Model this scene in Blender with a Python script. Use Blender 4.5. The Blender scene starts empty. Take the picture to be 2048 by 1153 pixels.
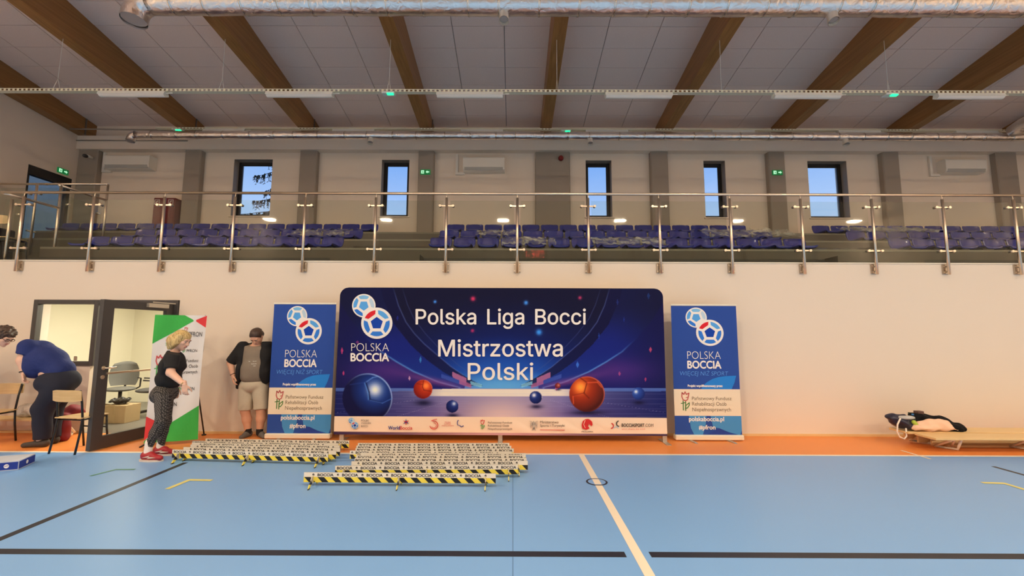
import bpy, math, random
import numpy as np
from mathutils import Vector, Matrix
random.seed(7); rng = np.random.default_rng(7)
C = bpy.context.scene.collection
SC = bpy.context.scene
PI = math.pi

# ------------------------------------------------------------------ camera
W, H, F = 2048, 1153, 880.0
PITCH, ROLL, YAW, CH = math.radians(5.9), math.radians(.22), math.radians(.13), 1.55
cam_d = bpy.data.cameras.new('camera'); cam = bpy.data.objects.new('camera', cam_d); C.objects.link(cam)
cam_d.sensor_width = 36; cam_d.lens = 36 * F / W; cam_d.clip_start = .05; cam_d.clip_end = 300
RM = Matrix.Rotation(YAW, 3, 'Z') @ Matrix.Rotation(PI / 2 + PITCH, 3, 'X') @ Matrix.Rotation(ROLL, 3, 'Z')
cam.matrix_world = Matrix.Translation((0, 0, CH)) @ RM.to_4x4()
SC.camera = cam
RN = np.array(RM)

def ray(px, py):
    return RN @ np.array([(px - W / 2) / F, -(py - H / 2) / F, -1.0])
def aty(px, py, Y):
    v = ray(px, py); t = Y / v[1]; return np.array([v[0] * t, Y, CH + v[2] * t])
def atz(px, py, Z=0.0):
    v = ray(px, py); t = (Z - CH) / v[2]; return np.array([v[0] * t, v[1] * t, Z])

# ------------------------------------------------------------------ view, world, lights
SC.view_settings.view_transform = 'Standard'; SC.view_settings.look = 'None'
SC.view_settings.gamma = 1; SC.view_settings.use_curve_mapping = False
SC.view_settings.exposure = 0.0
LAMP_COL = (1.0, .78, .55)
world = bpy.data.worlds.new('dusk'); SC.world = world; world.use_nodes = True
nt = world.node_tree; nt.nodes.clear()
_o = nt.nodes.new('ShaderNodeOutputWorld'); _b = nt.nodes.new('ShaderNodeBackground')
_tc = nt.nodes.new('ShaderNodeTexCoord'); _s = nt.nodes.new('ShaderNodeSeparateXYZ')
_r = nt.nodes.new('ShaderNodeValToRGB')
nt.links.new(_tc.outputs['Generated'], _s.inputs[0]); nt.links.new(_s.outputs['Z'], _r.inputs[0])
nt.links.new(_r.outputs[0], _b.inputs[0]); nt.links.new(_b.outputs[0], _o.inputs[0])
_r.color_ramp.elements[0].position = 0.0; _r.color_ramp.elements[0].color = (.46, .60, .86, 1)
_r.color_ramp.elements[1].position = 0.8; _r.color_ramp.elements[1].color = (.05, .16, .55, 1)
_e = _r.color_ramp.elements.new(.25); _e.color = (.40, .58, .92, 1)
_e = _r.color_ramp.elements.new(.38); _e.color = (.17, .38, .88, 1)
_b.inputs[1].default_value = 1.12

def area(name, loc, sx, sy, power, col=LAMP_COL, rot=(0, 0, 0), spread=PI):
    l = bpy.data.lights.new(name, 'AREA'); l.shape = 'RECTANGLE'; l.size = sx; l.size_y = sy
    l.energy = power; l.color = col; l.spread = spread
    o = bpy.data.objects.new(name, l); C.objects.link(o); o.location = loc; o.rotation_euler = rot
    return o
LAMPS = []
for ly, lz, pw in ((1.6, 6.3, 132), (-4.1, 6.30, 210)):
    for k in range(6):
        lx = -10.15 + 4.86 * k
        LAMPS.append((lx, ly, lz)); area('hall_lamp_light', (lx, ly, lz - .07), .42, .30, pw); area('ceiling_fill_light', (lx, ly, lz + .07), .42, .30, pw * .30, rot=(PI, 0, 0))  # unseen upward light added above each lamp to brighten the ceiling
area('office_light', (-6.2, 8.4, 2.38), 1.6, 1.0, 130, (1.0, .90, .70))

# ------------------------------------------------------------------ materials
def lin(c):
    return tuple((x / 255 / 12.92) if x <= 10.3 else ((x / 255 + .055) / 1.055) ** 2.4 for x in c)
KW = (.85, .755, .68)                       # light falling on the hall's back wall (display linear per unit albedo)
def obs(r, g, b, k=KW, cap=.9):
    return tuple(min(cap, v / q) for v, q in zip(lin((r, g, b)), k))
MATS = {}
def mat(name, col, rough=.6, metal=0., spec=.5, noise=None, bump=None, emit=None, estr=0., alpha=None, coat=0., sheen=0.):
    if name in MATS: return MATS[name]
    m = bpy.data.materials.new(name); m.use_nodes = True; n = m.node_tree
    p = n.nodes['Principled BSDF']
    p.inputs['Base Color'].default_value = (*col, 1); p.inputs['Roughness'].default_value = rough
    p.inputs['Metallic'].default_value = metal; p.inputs['Specular IOR Level'].default_value = spec
    p.inputs['Coat Weight'].default_value = coat; p.inputs['Sheen Weight'].default_value = sheen
    if emit: p.inputs['Emission Color'].default_value = (*emit, 1); p.inputs['Emission Strength'].default_value = estr
    tc = n.nodes.new('ShaderNodeTexCoord')
    if noise:                                   # (scale, amount)
        t = n.nodes.new('ShaderNodeTexNoise'); t.inputs['Scale'].default_value = noise[0]; t.inputs['Detail'].default_value = 5
        n.links.new(tc.outputs['Object'], t.inputs['Vector'])
        mx = n.nodes.new('ShaderNodeMix'); mx.data_type = 'RGBA'
        a = noise[1]
        mx.inputs['A'].default_value = (*[c * (1 - a) for c in col], 1); mx.inputs['B'].default_value = (*[min(1, c * (1 + a)) for c in col], 1)
        n.links.new(t.outputs['Fac'], mx.inputs['Factor']); n.links.new(mx.outputs['Result'], p.inputs['Base Color'])
    if bump:                                    # (scale, strength, distance)
        t = n.nodes.new('ShaderNodeTexNoise'); t.inputs['Scale'].default_value = bump[0]; t.inputs['Detail'].default_value = 4
        n.links.new(tc.outputs['Object'], t.inputs['Vector'])
        b = n.nodes.new('ShaderNodeBump'); b.inputs['Strength'].default_value = bump[1]; b.inputs['Distance'].default_value = bump[2]
        n.links.new(t.outputs['Fac'], b.inputs['Height']); n.links.new(b.outputs['Normal'], p.inputs['Normal'])
    MATS[name] = m
    return m

def wood_mat(name, c1, c2, rough=.5, scale=(1, 12, 12)):
    if name in MATS: return MATS[name]
    m = bpy.data.materials.new(name); m.use_nodes = True; n = m.node_tree; p = n.nodes['Principled BSDF']
    tc = n.nodes.new('ShaderNodeTexCoord'); mp = n.nodes.new('ShaderNodeMapping'); mp.inputs['Scale'].default_value = scale
    t = n.nodes.new('ShaderNodeTexNoise'); t.inputs['Scale'].default_value = 2.2; t.inputs['Detail'].default_value = 6
    r = n.nodes.new('ShaderNodeValToRGB'); r.color_ramp.elements[0].color = (*c1, 1); r.color_ramp.elements[1].color = (*c2, 1)
    r.color_ramp.elements[0].position = .3; r.color_ramp.elements[1].position = .7
    n.links.new(tc.outputs['Object'], mp.inputs[0]); n.links.new(mp.outputs[0], t.inputs['Vector'])
    n.links.new(t.outputs['Fac'], r.inputs[0]); n.links.new(r.outputs[0], p.inputs['Base Color'])
    p.inputs['Roughness'].default_value = rough
    MATS[name] = m; return m

def thin_glass(name, tint=(.95, .97, .95), refl=1.0, ior=1.5, tr=None):
    m = bpy.data.materials.new(name); m.use_nodes = True; n = m.node_tree; n.nodes.clear()
    o = n.nodes.new('ShaderNodeOutputMaterial'); mx = n.nodes.new('ShaderNodeMixShader')
    t = n.nodes.new('ShaderNodeBsdfTransparent'); t.inputs[0].default_value = (*tint, 1)
    g = n.nodes.new('ShaderNodeBsdfGlossy'); g.inputs['Roughness'].default_value = .03
    f = n.nodes.new('ShaderNodeFresnel'); ge = n.nodes.new('ShaderNodeNewGeometry'); mi_ = n.nodes.new('ShaderNodeMix')
    mi_.inputs[2].default_value = ior; mi_.inputs[3].default_value = 1 / ior
    n.links.new(ge.outputs['Backfacing'], mi_.inputs[0]); n.links.new(mi_.outputs[0], f.inputs[0])
    mm = n.nodes.new('ShaderNodeMath'); mm.operation = 'MULTIPLY'; mm.inputs[1].default_value = refl
    n.links.new(f.outputs[0], mm.inputs[0]); n.links.new(mm.outputs[0], mx.inputs[0])
    n.links.new(t.outputs[0], mx.inputs[1]); n.links.new(g.outputs[0], mx.inputs[2]); n.links.new(mx.outputs[0], o.inputs[0])
    MATS[name] = m; return m

M_WALL = mat('wall_paint', (.80, .72, .62), .75, noise=(.7, .02), bump=(60, .08, .01))
M_WALLG = mat('gallery_wall_paint', (.93, .80, .66), .8, noise=(.8, .02), bump=(60, .08, .01))
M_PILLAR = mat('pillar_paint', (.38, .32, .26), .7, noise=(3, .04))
M_CEIL = mat('ceiling_board', (.90, .70, .60), .95, noise=(90, .10), bump=(120, .3, .01))
M_CEILGAP = mat('ceiling_joint', (.22, .19, .18), .9)
M_BEAM = wood_mat('glulam', (.28, .125, .034), (.40, .19, .055), .45, (12, .35, 12))
M_WHITE = mat('white_plastic', (.92, .86, .76), .35)
M_LAMPW = mat('lamp_white', (.80, .80, .74), .5)
M_STEEL = mat('brushed_steel', (.88, .76, .60), .33, 1.0)
M_STEEL2 = mat('steel_bracket', (.52, .45, .37), .35, 1.0)
M_DARK = mat('anthracite_aluminium', (.060, .056, .056), .45)
M_DARKW = mat('window_frame_black', (.018, .018, .02), .4)
M_BLACK = mat('black_metal', (.012, .012, .013), .35)
M_TIER = mat('tier_lino', (.085, .068, .044), .35, noise=(4, .1))
M_TIERD = mat('tier_skirting', (.04, .035, .025), .5)
M_SEAT = mat('blue_seat_plastic', (.026, .036, .30), .14, coat=.4)
M_BIRCH = wood_mat('birch_ply', (.62, .42, .19), (.72, .52, .26), .4, (1, 14, 14))
M_PINE = wood_mat('pine', (.74, .52, .24), (.84, .62, .32), .45, (.6, 18, 18))
M_TUBEW = mat('cream_tube', (.92, .84, .68), .4)
M_GLASS = thin_glass('railing_glass', (.93, .95, .92), .5)
M_DGLASS = thin_glass('door_glass_dark', (.42, .44, .44), .8)
M_WGLASS = thin_glass('window_glass', (.97, .98, .98), .5)
M_FOIL = None

def foil():
    m = bpy.data.materials.new('duct_foil'); m.use_nodes = True; n = m.node_tree; p = n.nodes['Principled BSDF']
    p.inputs['Base Color'].default_value = (.90, .84, .80, 1); p.inputs['Metallic'].default_value = 1; p.inputs['Roughness'].default_value = .28
    tc = n.nodes.new('ShaderNodeTexCoord'); t = n.nodes.new('ShaderNodeTexNoise'); t.inputs['Scale'].default_value = 9; t.inputs['Detail'].default_value = 7
    t.inputs['Distortion'].default_value = 1.2
    b = n.nodes.new('ShaderNodeBump'); b.inputs['Strength'].default_value = .55; b.inputs['Distance'].default_value = .03
    n.links.new(tc.outputs['Object'], t.inputs['Vector']); n.links.new(t.outputs['Fac'], b.inputs['Height']); n.links.new(b.outputs[0], p.inputs['Normal'])
    return m
M_FOIL = foil()

# ------------------------------------------------------------------ object helpers
OFF = {}
def thing(name, label, cat, loc=(0, 0, 0), rotz=0., group=None):
    o = bpy.data.objects.new(name, None); C.objects.link(o); o.empty_display_size = .1
    o.location = loc; o.rotation_euler = (0, 0, rotz); o['label'] = label; o['category'] = cat
    if group: o['group'] = group
    OFF[o.name] = np.array(loc, float)
    return o
def tag(o, label=None, cat=None, group=None, kind=None):
    for k, v in (('label', label), ('category', cat), ('group', group), ('kind', kind)):
        if v: o[k] = v
    return o
def copy_tree(o, parent=None):
    c = o.copy(); C.objects.link(c)
    if parent: c.parent = parent
    for ch in list(o.children): copy_tree(ch, c)
    return c

class MB:
    def __init__(s): s.v = []; s.f = []; s.m = []; s.sm = []
    def add(s, V, Fs, mi=0, smooth=False):
        b = len(s.v); s.v += [tuple(map(float, p)) for p in V]
        for f in Fs: s.f.append(tuple(b + i for i in f)); s.m.append(mi); s.sm.append(smooth)
        return s
    def box(s, x0, x1, y0, y1, z0, z1, mi=0):
        V = [(x, y, z) for x in (x0, x1) for y in (y0, y1) for z in (z0, z1)]
        return s.add(V, [(0, 1, 3, 2), (4, 6, 7, 5), (0, 4, 5, 1), (2, 3, 7, 6), (0, 2, 6, 4), (1, 5, 7, 3)], mi)
    def bbox(s, x0, x1, y0, y1, z0, z1, b=.005, mi=0):
        """box with chamfered edges"""
        V = []; 
        for x, sx in ((x0, 1), (x1, -1)):
            for y, sy in ((y0, 1), (y1, -1)):
                for z, sz in ((z0, 1), (z1, -1)):
                    V += [(x, y + sy * b, z + sz * b), (x + sx * b, y, z + sz * b), (x + sx * b, y + sy * b, z)]
        I = lambda i, j, k, a: (i * 4 + j * 2 + k) * 3 + a
        Fs = []
        for i in (0, 1):
            q = [I(i, 0, 0, 0), I(i, 0, 1, 0), I(i, 1, 1, 0), I(i, 1, 0, 0)]; Fs.append(q if i == 0 else q[::-1])
            q = [I(0, i, 0, 1), I(1, i, 0, 1), I(1, i, 1, 1), I(0, i, 1, 1)]; Fs.append(q if i == 0 else q[::-1])
            q = [I(0, 0, i, 2), I(0, 1, i, 2), I(1, 1, i, 2), I(1, 0, i, 2)]; Fs.append(q if i == 0 else q[::-1])
        for i in (0, 1):
            for j in (0, 1):
                q = [I(i, j, 0, 0), I(i, j, 0, 1), I(i, j, 1, 1), I(i, j, 1, 0)]; Fs.append(q if (i + j) % 2 == 0 else q[::-1])
                q = [I(i, 0, j, 0), I(i, 1, j, 0), I(i, 1, j, 2), I(i, 0, j, 2)]; Fs.append(q if (i + j) % 2 == 0 else q[::-1])
                q = [I(0, i, j, 1), I(0, i, j, 2), I(1, i, j, 2), I(1, i, j, 1)]; Fs.append(q if (i + j) % 2 == 0 else q[::-1])
        for i in (0, 1):
            for j in (0, 1):
                for k in (0, 1):
                    q = [I(i, j, k, 0), I(i, j, k, 1), I(i, j, k, 2)]; Fs.append(q if (i + j + k) % 2 == 0 else q[::-1])
        return s.add(V, Fs, mi)
    def tube(s, pts, r, n=10, mi=0, cap=True, smooth=True):
        pts = [np.array(p, float) for p in pts]; m = len(pts)
        rs = r if hasattr(r, '__len__') else [r] * m
        rings = []; up = None
        for i, p in enumerate(pts):
            d = (pts[min(i + 1, m - 1)] - pts[max(i - 1, 0)]); d /= np.linalg.norm(d) + 1e-12
            if up is None:
                up = np.array([0, 0, 1.]) if abs(d[2]) < .9 else np.array([1., 0, 0])
            a = np.cross(up, d); a /= np.linalg.norm(a) + 1e-12; b = np.cross(d, a); up = b
            rings.append([p + rs[i] * (math.cos(t) * a + math.sin(t) * b) for t in np.arange(n) * 2 * PI / n])
        V = [q for R_ in rings for q in R_]; Fs = []
        for i in range(m - 1):
            for j in range(n):
                k = (j + 1) % n; Fs.append((i * n + j, i * n + k, (i + 1) * n + k, (i + 1) * n + j))
        s.add(V, Fs, mi, smooth)
        if cap:
            b = len(s.v) - m * n
            s.f.append(tuple(b + j for j in range(n))[::-1]); s.m.append(mi); s.sm.append(False)
            s.f.append(tuple(b + (m - 1) * n + j for j in range(n))); s.m.append(mi); s.sm.append(False)
        return s
    def bar(s, a, b, w, h, mi=0):
        """rectangular bar from a to b, w = horizontal width, h = other"""
        a = np.array(a, float); b = np.array(b, float); d = b - a; d /= np.linalg.norm(d)
        up = np.array([0, 0, 1.]) if abs(d[2]) < .95 else np.array([0, 1., 0])
        u = np.cross(d, up); u /= np.linalg.norm(u); v = np.cross(u, d)
        V = [p + i * u * w / 2 + j * v * h / 2 for p in (a, b) for i, j in ((-1, -1), (1, -1), (1, 1), (-1, 1))]
        return s.add(V, [(0, 1, 2, 3), (7, 6, 5, 4), (0, 4, 5, 1), (1, 5, 6, 2), (2, 6, 7, 3), (3, 7, 4, 0)], mi)
    def ell(s, c, r, n=16, m=10, mi=0, R=None):
        V = []; Fs = []
        for i in range(m + 1):
            t = PI * i / m
            for j in range(n):
                a = 2 * PI * j / n
                q = np.array([r[0] * math.sin(t) * math.cos(a), r[1] * math.sin(t) * math.sin(a), r[2] * math.cos(t)])
                if R is not None: q = R @ q
                V.append(np.array(c) + q)
        for i in range(m):
            for j in range(n):
                k = (j + 1) % n; Fs.append((i * n + j, (i + 1) * n + j, (i + 1) * n + k, i * n + k))
        return s.add(V, Fs, mi, True)
    def prism(s, poly, fn, t0, t1, mi=0):
        """poly: 2D points, fn(a,b,t)->xyz"""
        n = len(poly); V = [fn(a, b, t) for t in (t0, t1) for a, b in poly]
        Fs = [tuple(range(n))[::-1], tuple(range(n, 2 * n))] + [(i, (i + 1) % n, n + (i + 1) % n, n + i) for i in range(n)]
        return s.add(V, Fs, mi)
    def quad(s, a, b, c, d, mi=0): return s.add([a, b, c, d], [(0, 1, 2, 3)], mi)
    def mesh(s, name, mats, off=(0, 0, 0)):
        me = bpy.data.meshes.new(name)
        V = np.array(s.v, float) - np.array(off)
        me.from_pydata(V.tolist(), [], s.f)
        if not isinstance(mats, (list, tuple)): mats = [mats]
        for m in mats: me.materials.append(m)
        me.polygons.foreach_set('material_index', s.m); me.polygons.foreach_set('use_smooth', s.sm)
        me.update()
        return me
    def build(s, name, mats, parent=None, world=True, fix=True):
        root = parent
        while root is not None and root.parent is not None: root = root.parent
        off = OFF.get(root.name, np.zeros(3)) if (root is not None and world) else np.zeros(3)
        me = s.mesh(name, mats, off)
        if fix:
            import bmesh
            bm = bmesh.new(); bm.from_mesh(me); bmesh.ops.recalc_face_normals(bm, faces=bm.faces); bm.to_mesh(me); bm.free()
        o = bpy.data.objects.new(name, me); C.objects.link(o)
        if parent is not None: o.parent = parent
        return o

def struct(mb, name, m, label=None, parent=None):
    o = mb.build(name, m, parent)
    if parent is None: o['kind'] = 'structure'
    if label: o['label'] = label
    return o
ORD = ['first', 'second', 'third', 'fourth', 'fifth', 'sixth', 'seventh', 'eighth', 'ninth', 'tenth', 'eleventh', 'twelfth', 'thirteenth', 'fourteenth', 'fifteenth', 'sixteenth', 'seventeenth', 'eighteenth']

# ------------------------------------------------------------------ flat print (lettering, logos) on a plane
def text_polys(txt, bold=0., shear=0.):
    cu = bpy.data.curves.new('t', 'FONT'); cu.body = txt; cu.size = 1; cu.offset = bold; cu.shear = shear; cu.resolution_u = 4
    ob = bpy.data.objects.new('t', cu); me = bpy.data.meshes.new_from_object(ob)
    V = [(v.co.x, v.co.y) for v in me.vertices]; Fs = [tuple(p.vertices) for p in me.polygons]
    bpy.data.objects.remove(ob); bpy.data.curves.remove(cu); bpy.data.meshes.remove(me)
    return np.array(V), Fs

class Print:
    """2D shapes in picture-like coordinates (x right, y down) laid on a plane by fn(x, y, lift)."""
    def __init__(s, fn): s.fn = fn; s.mb = MB(); s.mats = []
    def mi(s, m):
        if m not in s.mats: s.mats.append(m)
        return s.mats.index(m)
    def poly(s, pts, m, layer=1):
        s.mb.add([s.fn(x, y, layer) for x, y in pts], [tuple(range(len(pts)))], s.mi(m))
    def text(s, txt, x0, y0, x1, y1, m, layer=2, bold=0., shear=0.):
        V, Fs = text_polys(txt, min(bold, 0.), shear)
        if len(V) == 0: return
        lo, hi = V.min(0), V.max(0); U = (V - lo) / (hi - lo)
        e = max(bold, 0.) * (y1 - y0) * 1.3
        for sx, sy in (((0, 0),) if e <= 0 else ((-e, 0), (e, 0), (0, -e), (0, e))):
            s.mb.add([s.fn(x0 + u * (x1 - x0) + sx, y1 - v * (y1 - y0) + sy, layer + (.1 * sx + .2 * sy) / (e + 1e-9)) for u, v in U], Fs, s.mi(m))
    def disc(s, cx, cy, r, m, layer=1, n=28, ry=None):
        s.poly([(cx + r * math.cos(2 * PI * k / n), cy + (ry or r) * math.sin(2 * PI * k / n)) for k in range(n)], m, layer)
    def stroke(s, pts, w, m, layer=2, close=False):
        pts = [np.array(p, float) for p in pts]
        if close: pts = pts + [pts[0]]
        for i, (a, b) in enumerate(zip(pts[:-1], pts[1:])):
            d = b - a; L = np.linalg.norm(d)
            if L < 1e-9: continue
            d /= L; n = np.array([-d[1], d[0]]) * w / 2; e = d * w * .3
            s.poly([tuple(a - e + n), tuple(b + e + n), tuple(b + e - n), tuple(a - e - n)], m, layer + .2 * (i % 3))
    def build(s, name, parent, world=True):
        return s.mb.build(name, s.mats, parent, world=world, fix=False)

def ball_logo(P, cx, cy, r, rot, cols, outline, layer=2):
    """football-like emblem: ring, five outer panels, central pentagon. cols = centre + 5 panels"""
    P.disc(cx, cy, r, outline, layer, 40)
    def pt(a, q): return (cx + q * math.cos(a), cy + q * math.sin(a))
    P.poly([pt(rot + 2 * PI * k / 5, r * .43) for k in range(5)], cols[0], layer + 1)
    for k in range(5):
        a0, a1 = rot + 2 * PI * k / 5, rot + 2 * PI * (k + 1) / 5
        g = .10
        pts = [pt(a0 + .09 + (a1 - a0 - .18) * t / 6, r * .885) for t in range(7)]
        am = (a0 + a1) / 2
        i1 = pt(a1 - .155, r * .63); i0 = pt(a0 + .155, r * .63)
        P.poly(pts + [i1, i0], cols[1 + k], layer + 1)

# ------------------------------------------------------------------ dimensions
YW = 6.95          # hall's back wall
YB = 10.45         # gallery's back wall
XL, XR, YF = -10.6, 15.0, -14.0
GZ = 2.69          # gallery floor
DX = (-6.60, -5.34)            # door opening
WX = (-7.58, -6.62)            # office window
def beam_z(y): return 7.326 - .1 * y
def ceil_z(y): return 8.40 - .168 * y

# floor ------------------------------------------------------------
M_BLUE = mat('blue_sports_floor', (.205, .43, .82), .38, spec=.35, noise=(.5, .045), bump=(200, .04, .003))
M_ORANGE = mat('orange_sports_floor', (.84, .285, .065), .4, spec=.35, noise=(.7, .05))
M_LW = mat('line_white', (.86, .78, .64), .5)
M_LB = mat('line_black', (.020, .022, .035), .45)
M_LY = mat('line_yellow', (.74, .70, .22), .5)
M_LG = mat('line_green', (.07, .27, .16), .5)
M_GREYF = mat('office_floor', (.14, .135, .12), .35, noise=(8, .1))
floor = struct(MB().box(XL - .2, XR + .2, YF - .2, 5.86, -.2, 0), 'floor', M_BLUE)
def flat(name, x0, x1, y0, y1, m, z=.0012, lab=None):
    o = MB().box(x0, x1, y0, y1, -.01, z).build(name, m, floor)
    if lab: o['label'] = lab
    return o
MB().box(XL - .2, XR + .2, 5.86, YW, -.2, 0).build('orange_border', M_ORANGE, floor)
flat('boundary_line', XL, XR, 5.85, 5.90, M_LW, .0016, 'white boundary line between blue and orange floor')
flat('centre_line', .852, .922, YF, 5.85, M_LW, .0026, 'white line running to the wall')
flat('court_line', XL, .80, 3.245, 3.32, M_LB, .0016, 'black court line left of the white line')
flat('court_line', .974, XR, 3.245, 3.32, M_LB, .0016, 'black court line right of the white line')
MB().prism([(-3.93, 5.43), (-3.87, 5.43), (-3.80, 3.32), (-3.87, 3.32)], lambda a, b, t: (a, b, t), -.01, .0016).build('court_line', M_LB, floor)
MB().prism([(5.68, 5.42), (5.73, 5.42), (5.73, 3.32), (5.68, 3.32)], lambda a, b, t: (a, b, t), -.01, .0016).build('court_line', M_LB, floor)
flat('floor_seam', .004, .008, YF, 5.85, mat('seam', (.05, .13, .30), .5), .0006)
flat('floor_seam', XL, XR, .998, 1.002, MATS['seam'], .0006)
def corner(pts, w, m, name, lab):
    P_ = Print(lambda x, y, l: (x, y, .0022 + .0002 * l)); P_.stroke(pts, w, m, 1)
    o = P_.build(name, floor); o['label'] = lab
corner([(-3.42, 4.55), (-3.40, 4.81), (-3.17, 4.80)], .05, M_LY, 'corner_mark', 'yellow corner mark on the blue floor')
corner([(-4.55, 4.93), (-4.48, 5.15), (-4.28, 5.155)], .035, M_LG, 'corner_mark', 'green corner mark on the blue floor')
corner([(4.97, 4.835), (5.17, 4.82), (5.17, 4.55)], .05, M_LY, 'corner_mark', 'yellow corner mark at the right edge')
corner([(5.245, 5.73), (5.235, 6.12)], .035, M_LW, 'tape_mark', 'short white tape crossing the boundary line')
ring = Print(lambda x, y, l: (x, y, .0030 + .0004 * l))
ring.disc(.887, 4.805, .112, M_LB, 1, 40); ring.disc(.887, 4.805, .092, M_BLUE, 2, 40)
ring.poly([(.852, 4.723), (.922, 4.723), (.922, 4.888), (.852, 4.888)], M_LW, 3)
ring.build('ring_mark', floor)['label'] = 'small black ring on the white line'

# walls ------------------------------------------------------------
back = MB()
back.box(XL, WX[0], YW, YW + .25, 0, GZ); back.box(WX[0], DX[1] + .06, YW, YW + .25, 2.055, GZ)
back.box(WX[0], WX[1] + .02, YW, YW + .25, 0, 1.02); back.box(DX[1] + .06, XR, YW, YW + .25, 0, GZ)
struct(back, 'wall_back', M_WALL)
struct(MB().box(XL, XR, YW - .012, YW + .06, GZ - .015, GZ + .005), 'trim_1', mat('edge_trim', (.86, .80, .68), .4))
struct(MB().box(XL, XR, YW + .06, YB, GZ - .24, GZ), 'floor_gallery', M_TIERD)
skirt = MB().box(XL, WX[0], YW - .015, YW, 0, .035); skirt.box(WX[0], DX[0] - .08, YW - .015, YW, 0, .035); skirt.box(DX[1] + .07, XR, YW - .015, YW, 0, .035)
struct(skirt, 'baseboard_back', M_PINE)
gw = MB()                    # gallery back wall with five window openings
WINS = [(-6.88, -5.93, 'w'), (-3.24, -2.56, 'n'), (1.775, 2.41, 'n'), (4.67, 5.20, 'n'), (7.22, 8.18, 'w')]
WZ0, WZ1 = 4.37, 5.80
xs = XL
for a, b, _ in WINS:
    gw.box(xs, a, YB, YB + .4, GZ, 6.9); gw.box(a, b, YB, YB + .4, GZ, WZ0); gw.box(a, b, YB, YB + .4, WZ1, 6.9); xs = b
gw.box(xs, XR, YB, YB + .4, GZ, 6.9)
struct(gw, 'wall_gallery', M_WALLG)
LY0, LY1, LZ0, LZ1 = 9.27, 10.24, GZ, 5.20      # glazed door in the left gallery wall
lw = MB().box(XL - .3, XL, YF, YW + .0, -.2, 11); lw.box(XL - .3, XL, YW, LY0, 0, 8.0); lw.box(XL - .3, XL, LY1, YB + .4, 0, 8.0); lw.box(XL - .3, XL, LY0, LY1, LZ1, 8.0); lw.box(XL - .3, XL, LY0, LY1, 0, LZ0)
struct(lw, 'wall_left', M_WALLG)
struct(MB().box(XR, XR + .3, YF, YB + .4, -.2, 11), 'wall_right', M_WALLG)
struct(MB().box(XL - .3, XR + .3, YF - .3, YF, -.2, 11), 'wall_front', M_WALL)
LNT = 10.24
struct(MB().box(XL, XR, LNT, YB, 5.965, 6.30), 'wall_lintel', M_WALLG, 'plastered lintel above the gallery windows')
# ceiling: slab plus individual acoustic panels
def slab(y0, y1, z0, z1):
    m = MB(); V = [(x, y, z + ceil_z(y)) for x in (XL - .3, XR + .3) for y in (y0, y1) for z in (z0, z1)]
    return m.add(V, [(0, 1, 3, 2), (4, 6, 7, 5), (0, 4, 5, 1), (2, 3, 7, 6), (0, 2, 6, 4), (1, 5, 7, 3)])
ceiling = struct(slab(6.02, YB + .4, .03, .3), 'ceiling', M_CEILGAP)
slab(YF - .3, 6.02, .0, .3).build('ceiling_field', M_CEIL, ceiling)
BS = 2.858; BX0 = -7.8
PW, PL = BS / 3, .497
pm = MB(); g = .006
pm.add([(x, y, z - .168 * y) for x in (g, PW - g) for y in (-PL + g, -g) for z in (0, .028)],
       [(0, 1, 3, 2), (4, 6, 7, 5), (0, 4, 5, 1), (2, 3, 7, 6), (0, 2, 6, 4), (1, 5, 7, 3)])
pmesh = pm.mesh('ceiling_panel', M_CEIL)
for i in range(27):
    x = BX0 - BS + PW * i
    for j in range(9):
        y = 10.49 - PL * j
        if x + PW < XL: continue
        if x > XR: continue
        o = bpy.data.objects.new('ceiling_panel', pmesh); C.objects.link(o); o.parent = ceiling
        o.location = (x, y, ceil_z(y) + random.uniform(-.002, .002))
# roof beams
M_BOLT = mat('beam_plate', (.25, .22, .2), .5, .8)
for k in range(9):
    x = BX0 - BS + BS * k; w = .115
    if k == 0: x = -10.47
    m = MB(); prof = [(YF, ceil_z(YF) - .72), (5.2, beam_z(5.2)), (YB, beam_z(YB)), (YB, ceil_z(YB) + .03), (YF, ceil_z(YF) + .03)]
    m.prism(prof, lambda a, b, t: (t, a, b), x - w, x + w)
    o = m.build('roof_beam', M_BEAM); tag(o, f'brown laminated timber roof beam, {ORD[k]} from the left', 'beam', 'timber roof beams')
    m = MB(); m.box(x + w, x + w + .02, YB - .30, YB - .27, beam_z(10.2) - .02, ceil_z(10.2)); m.build('strap', M_BOLT, o)
# pillars
for x0, x1, lab in ((XL, -10.12, 'corner pillar'), (-8.0, -7.6, ''), (-5.19, -4.78, ''), (-2.31, -1.93, ''), (.53, 1.38, ''), (3.33, 3.75, ''), (6.18, 6.58, ''), (8.95, 9.35, ''), (11.7, 12.2, '')):
    b = .02; y0 = YB - .15 if x0 != .53 else YB - .10
    poly = [(x0, YB + .05), (x0, y0 + b), (x0 + b, y0), (x1 - b, y0), (x1, y0 + b), (x1, YB + .05)]
    struct(MB().prism(poly, lambda a, c, t: (a, c, t), GZ, 5.97), 'wall_pillar', M_PILLAR, 'grey painted wall pillar on the gallery')
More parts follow.
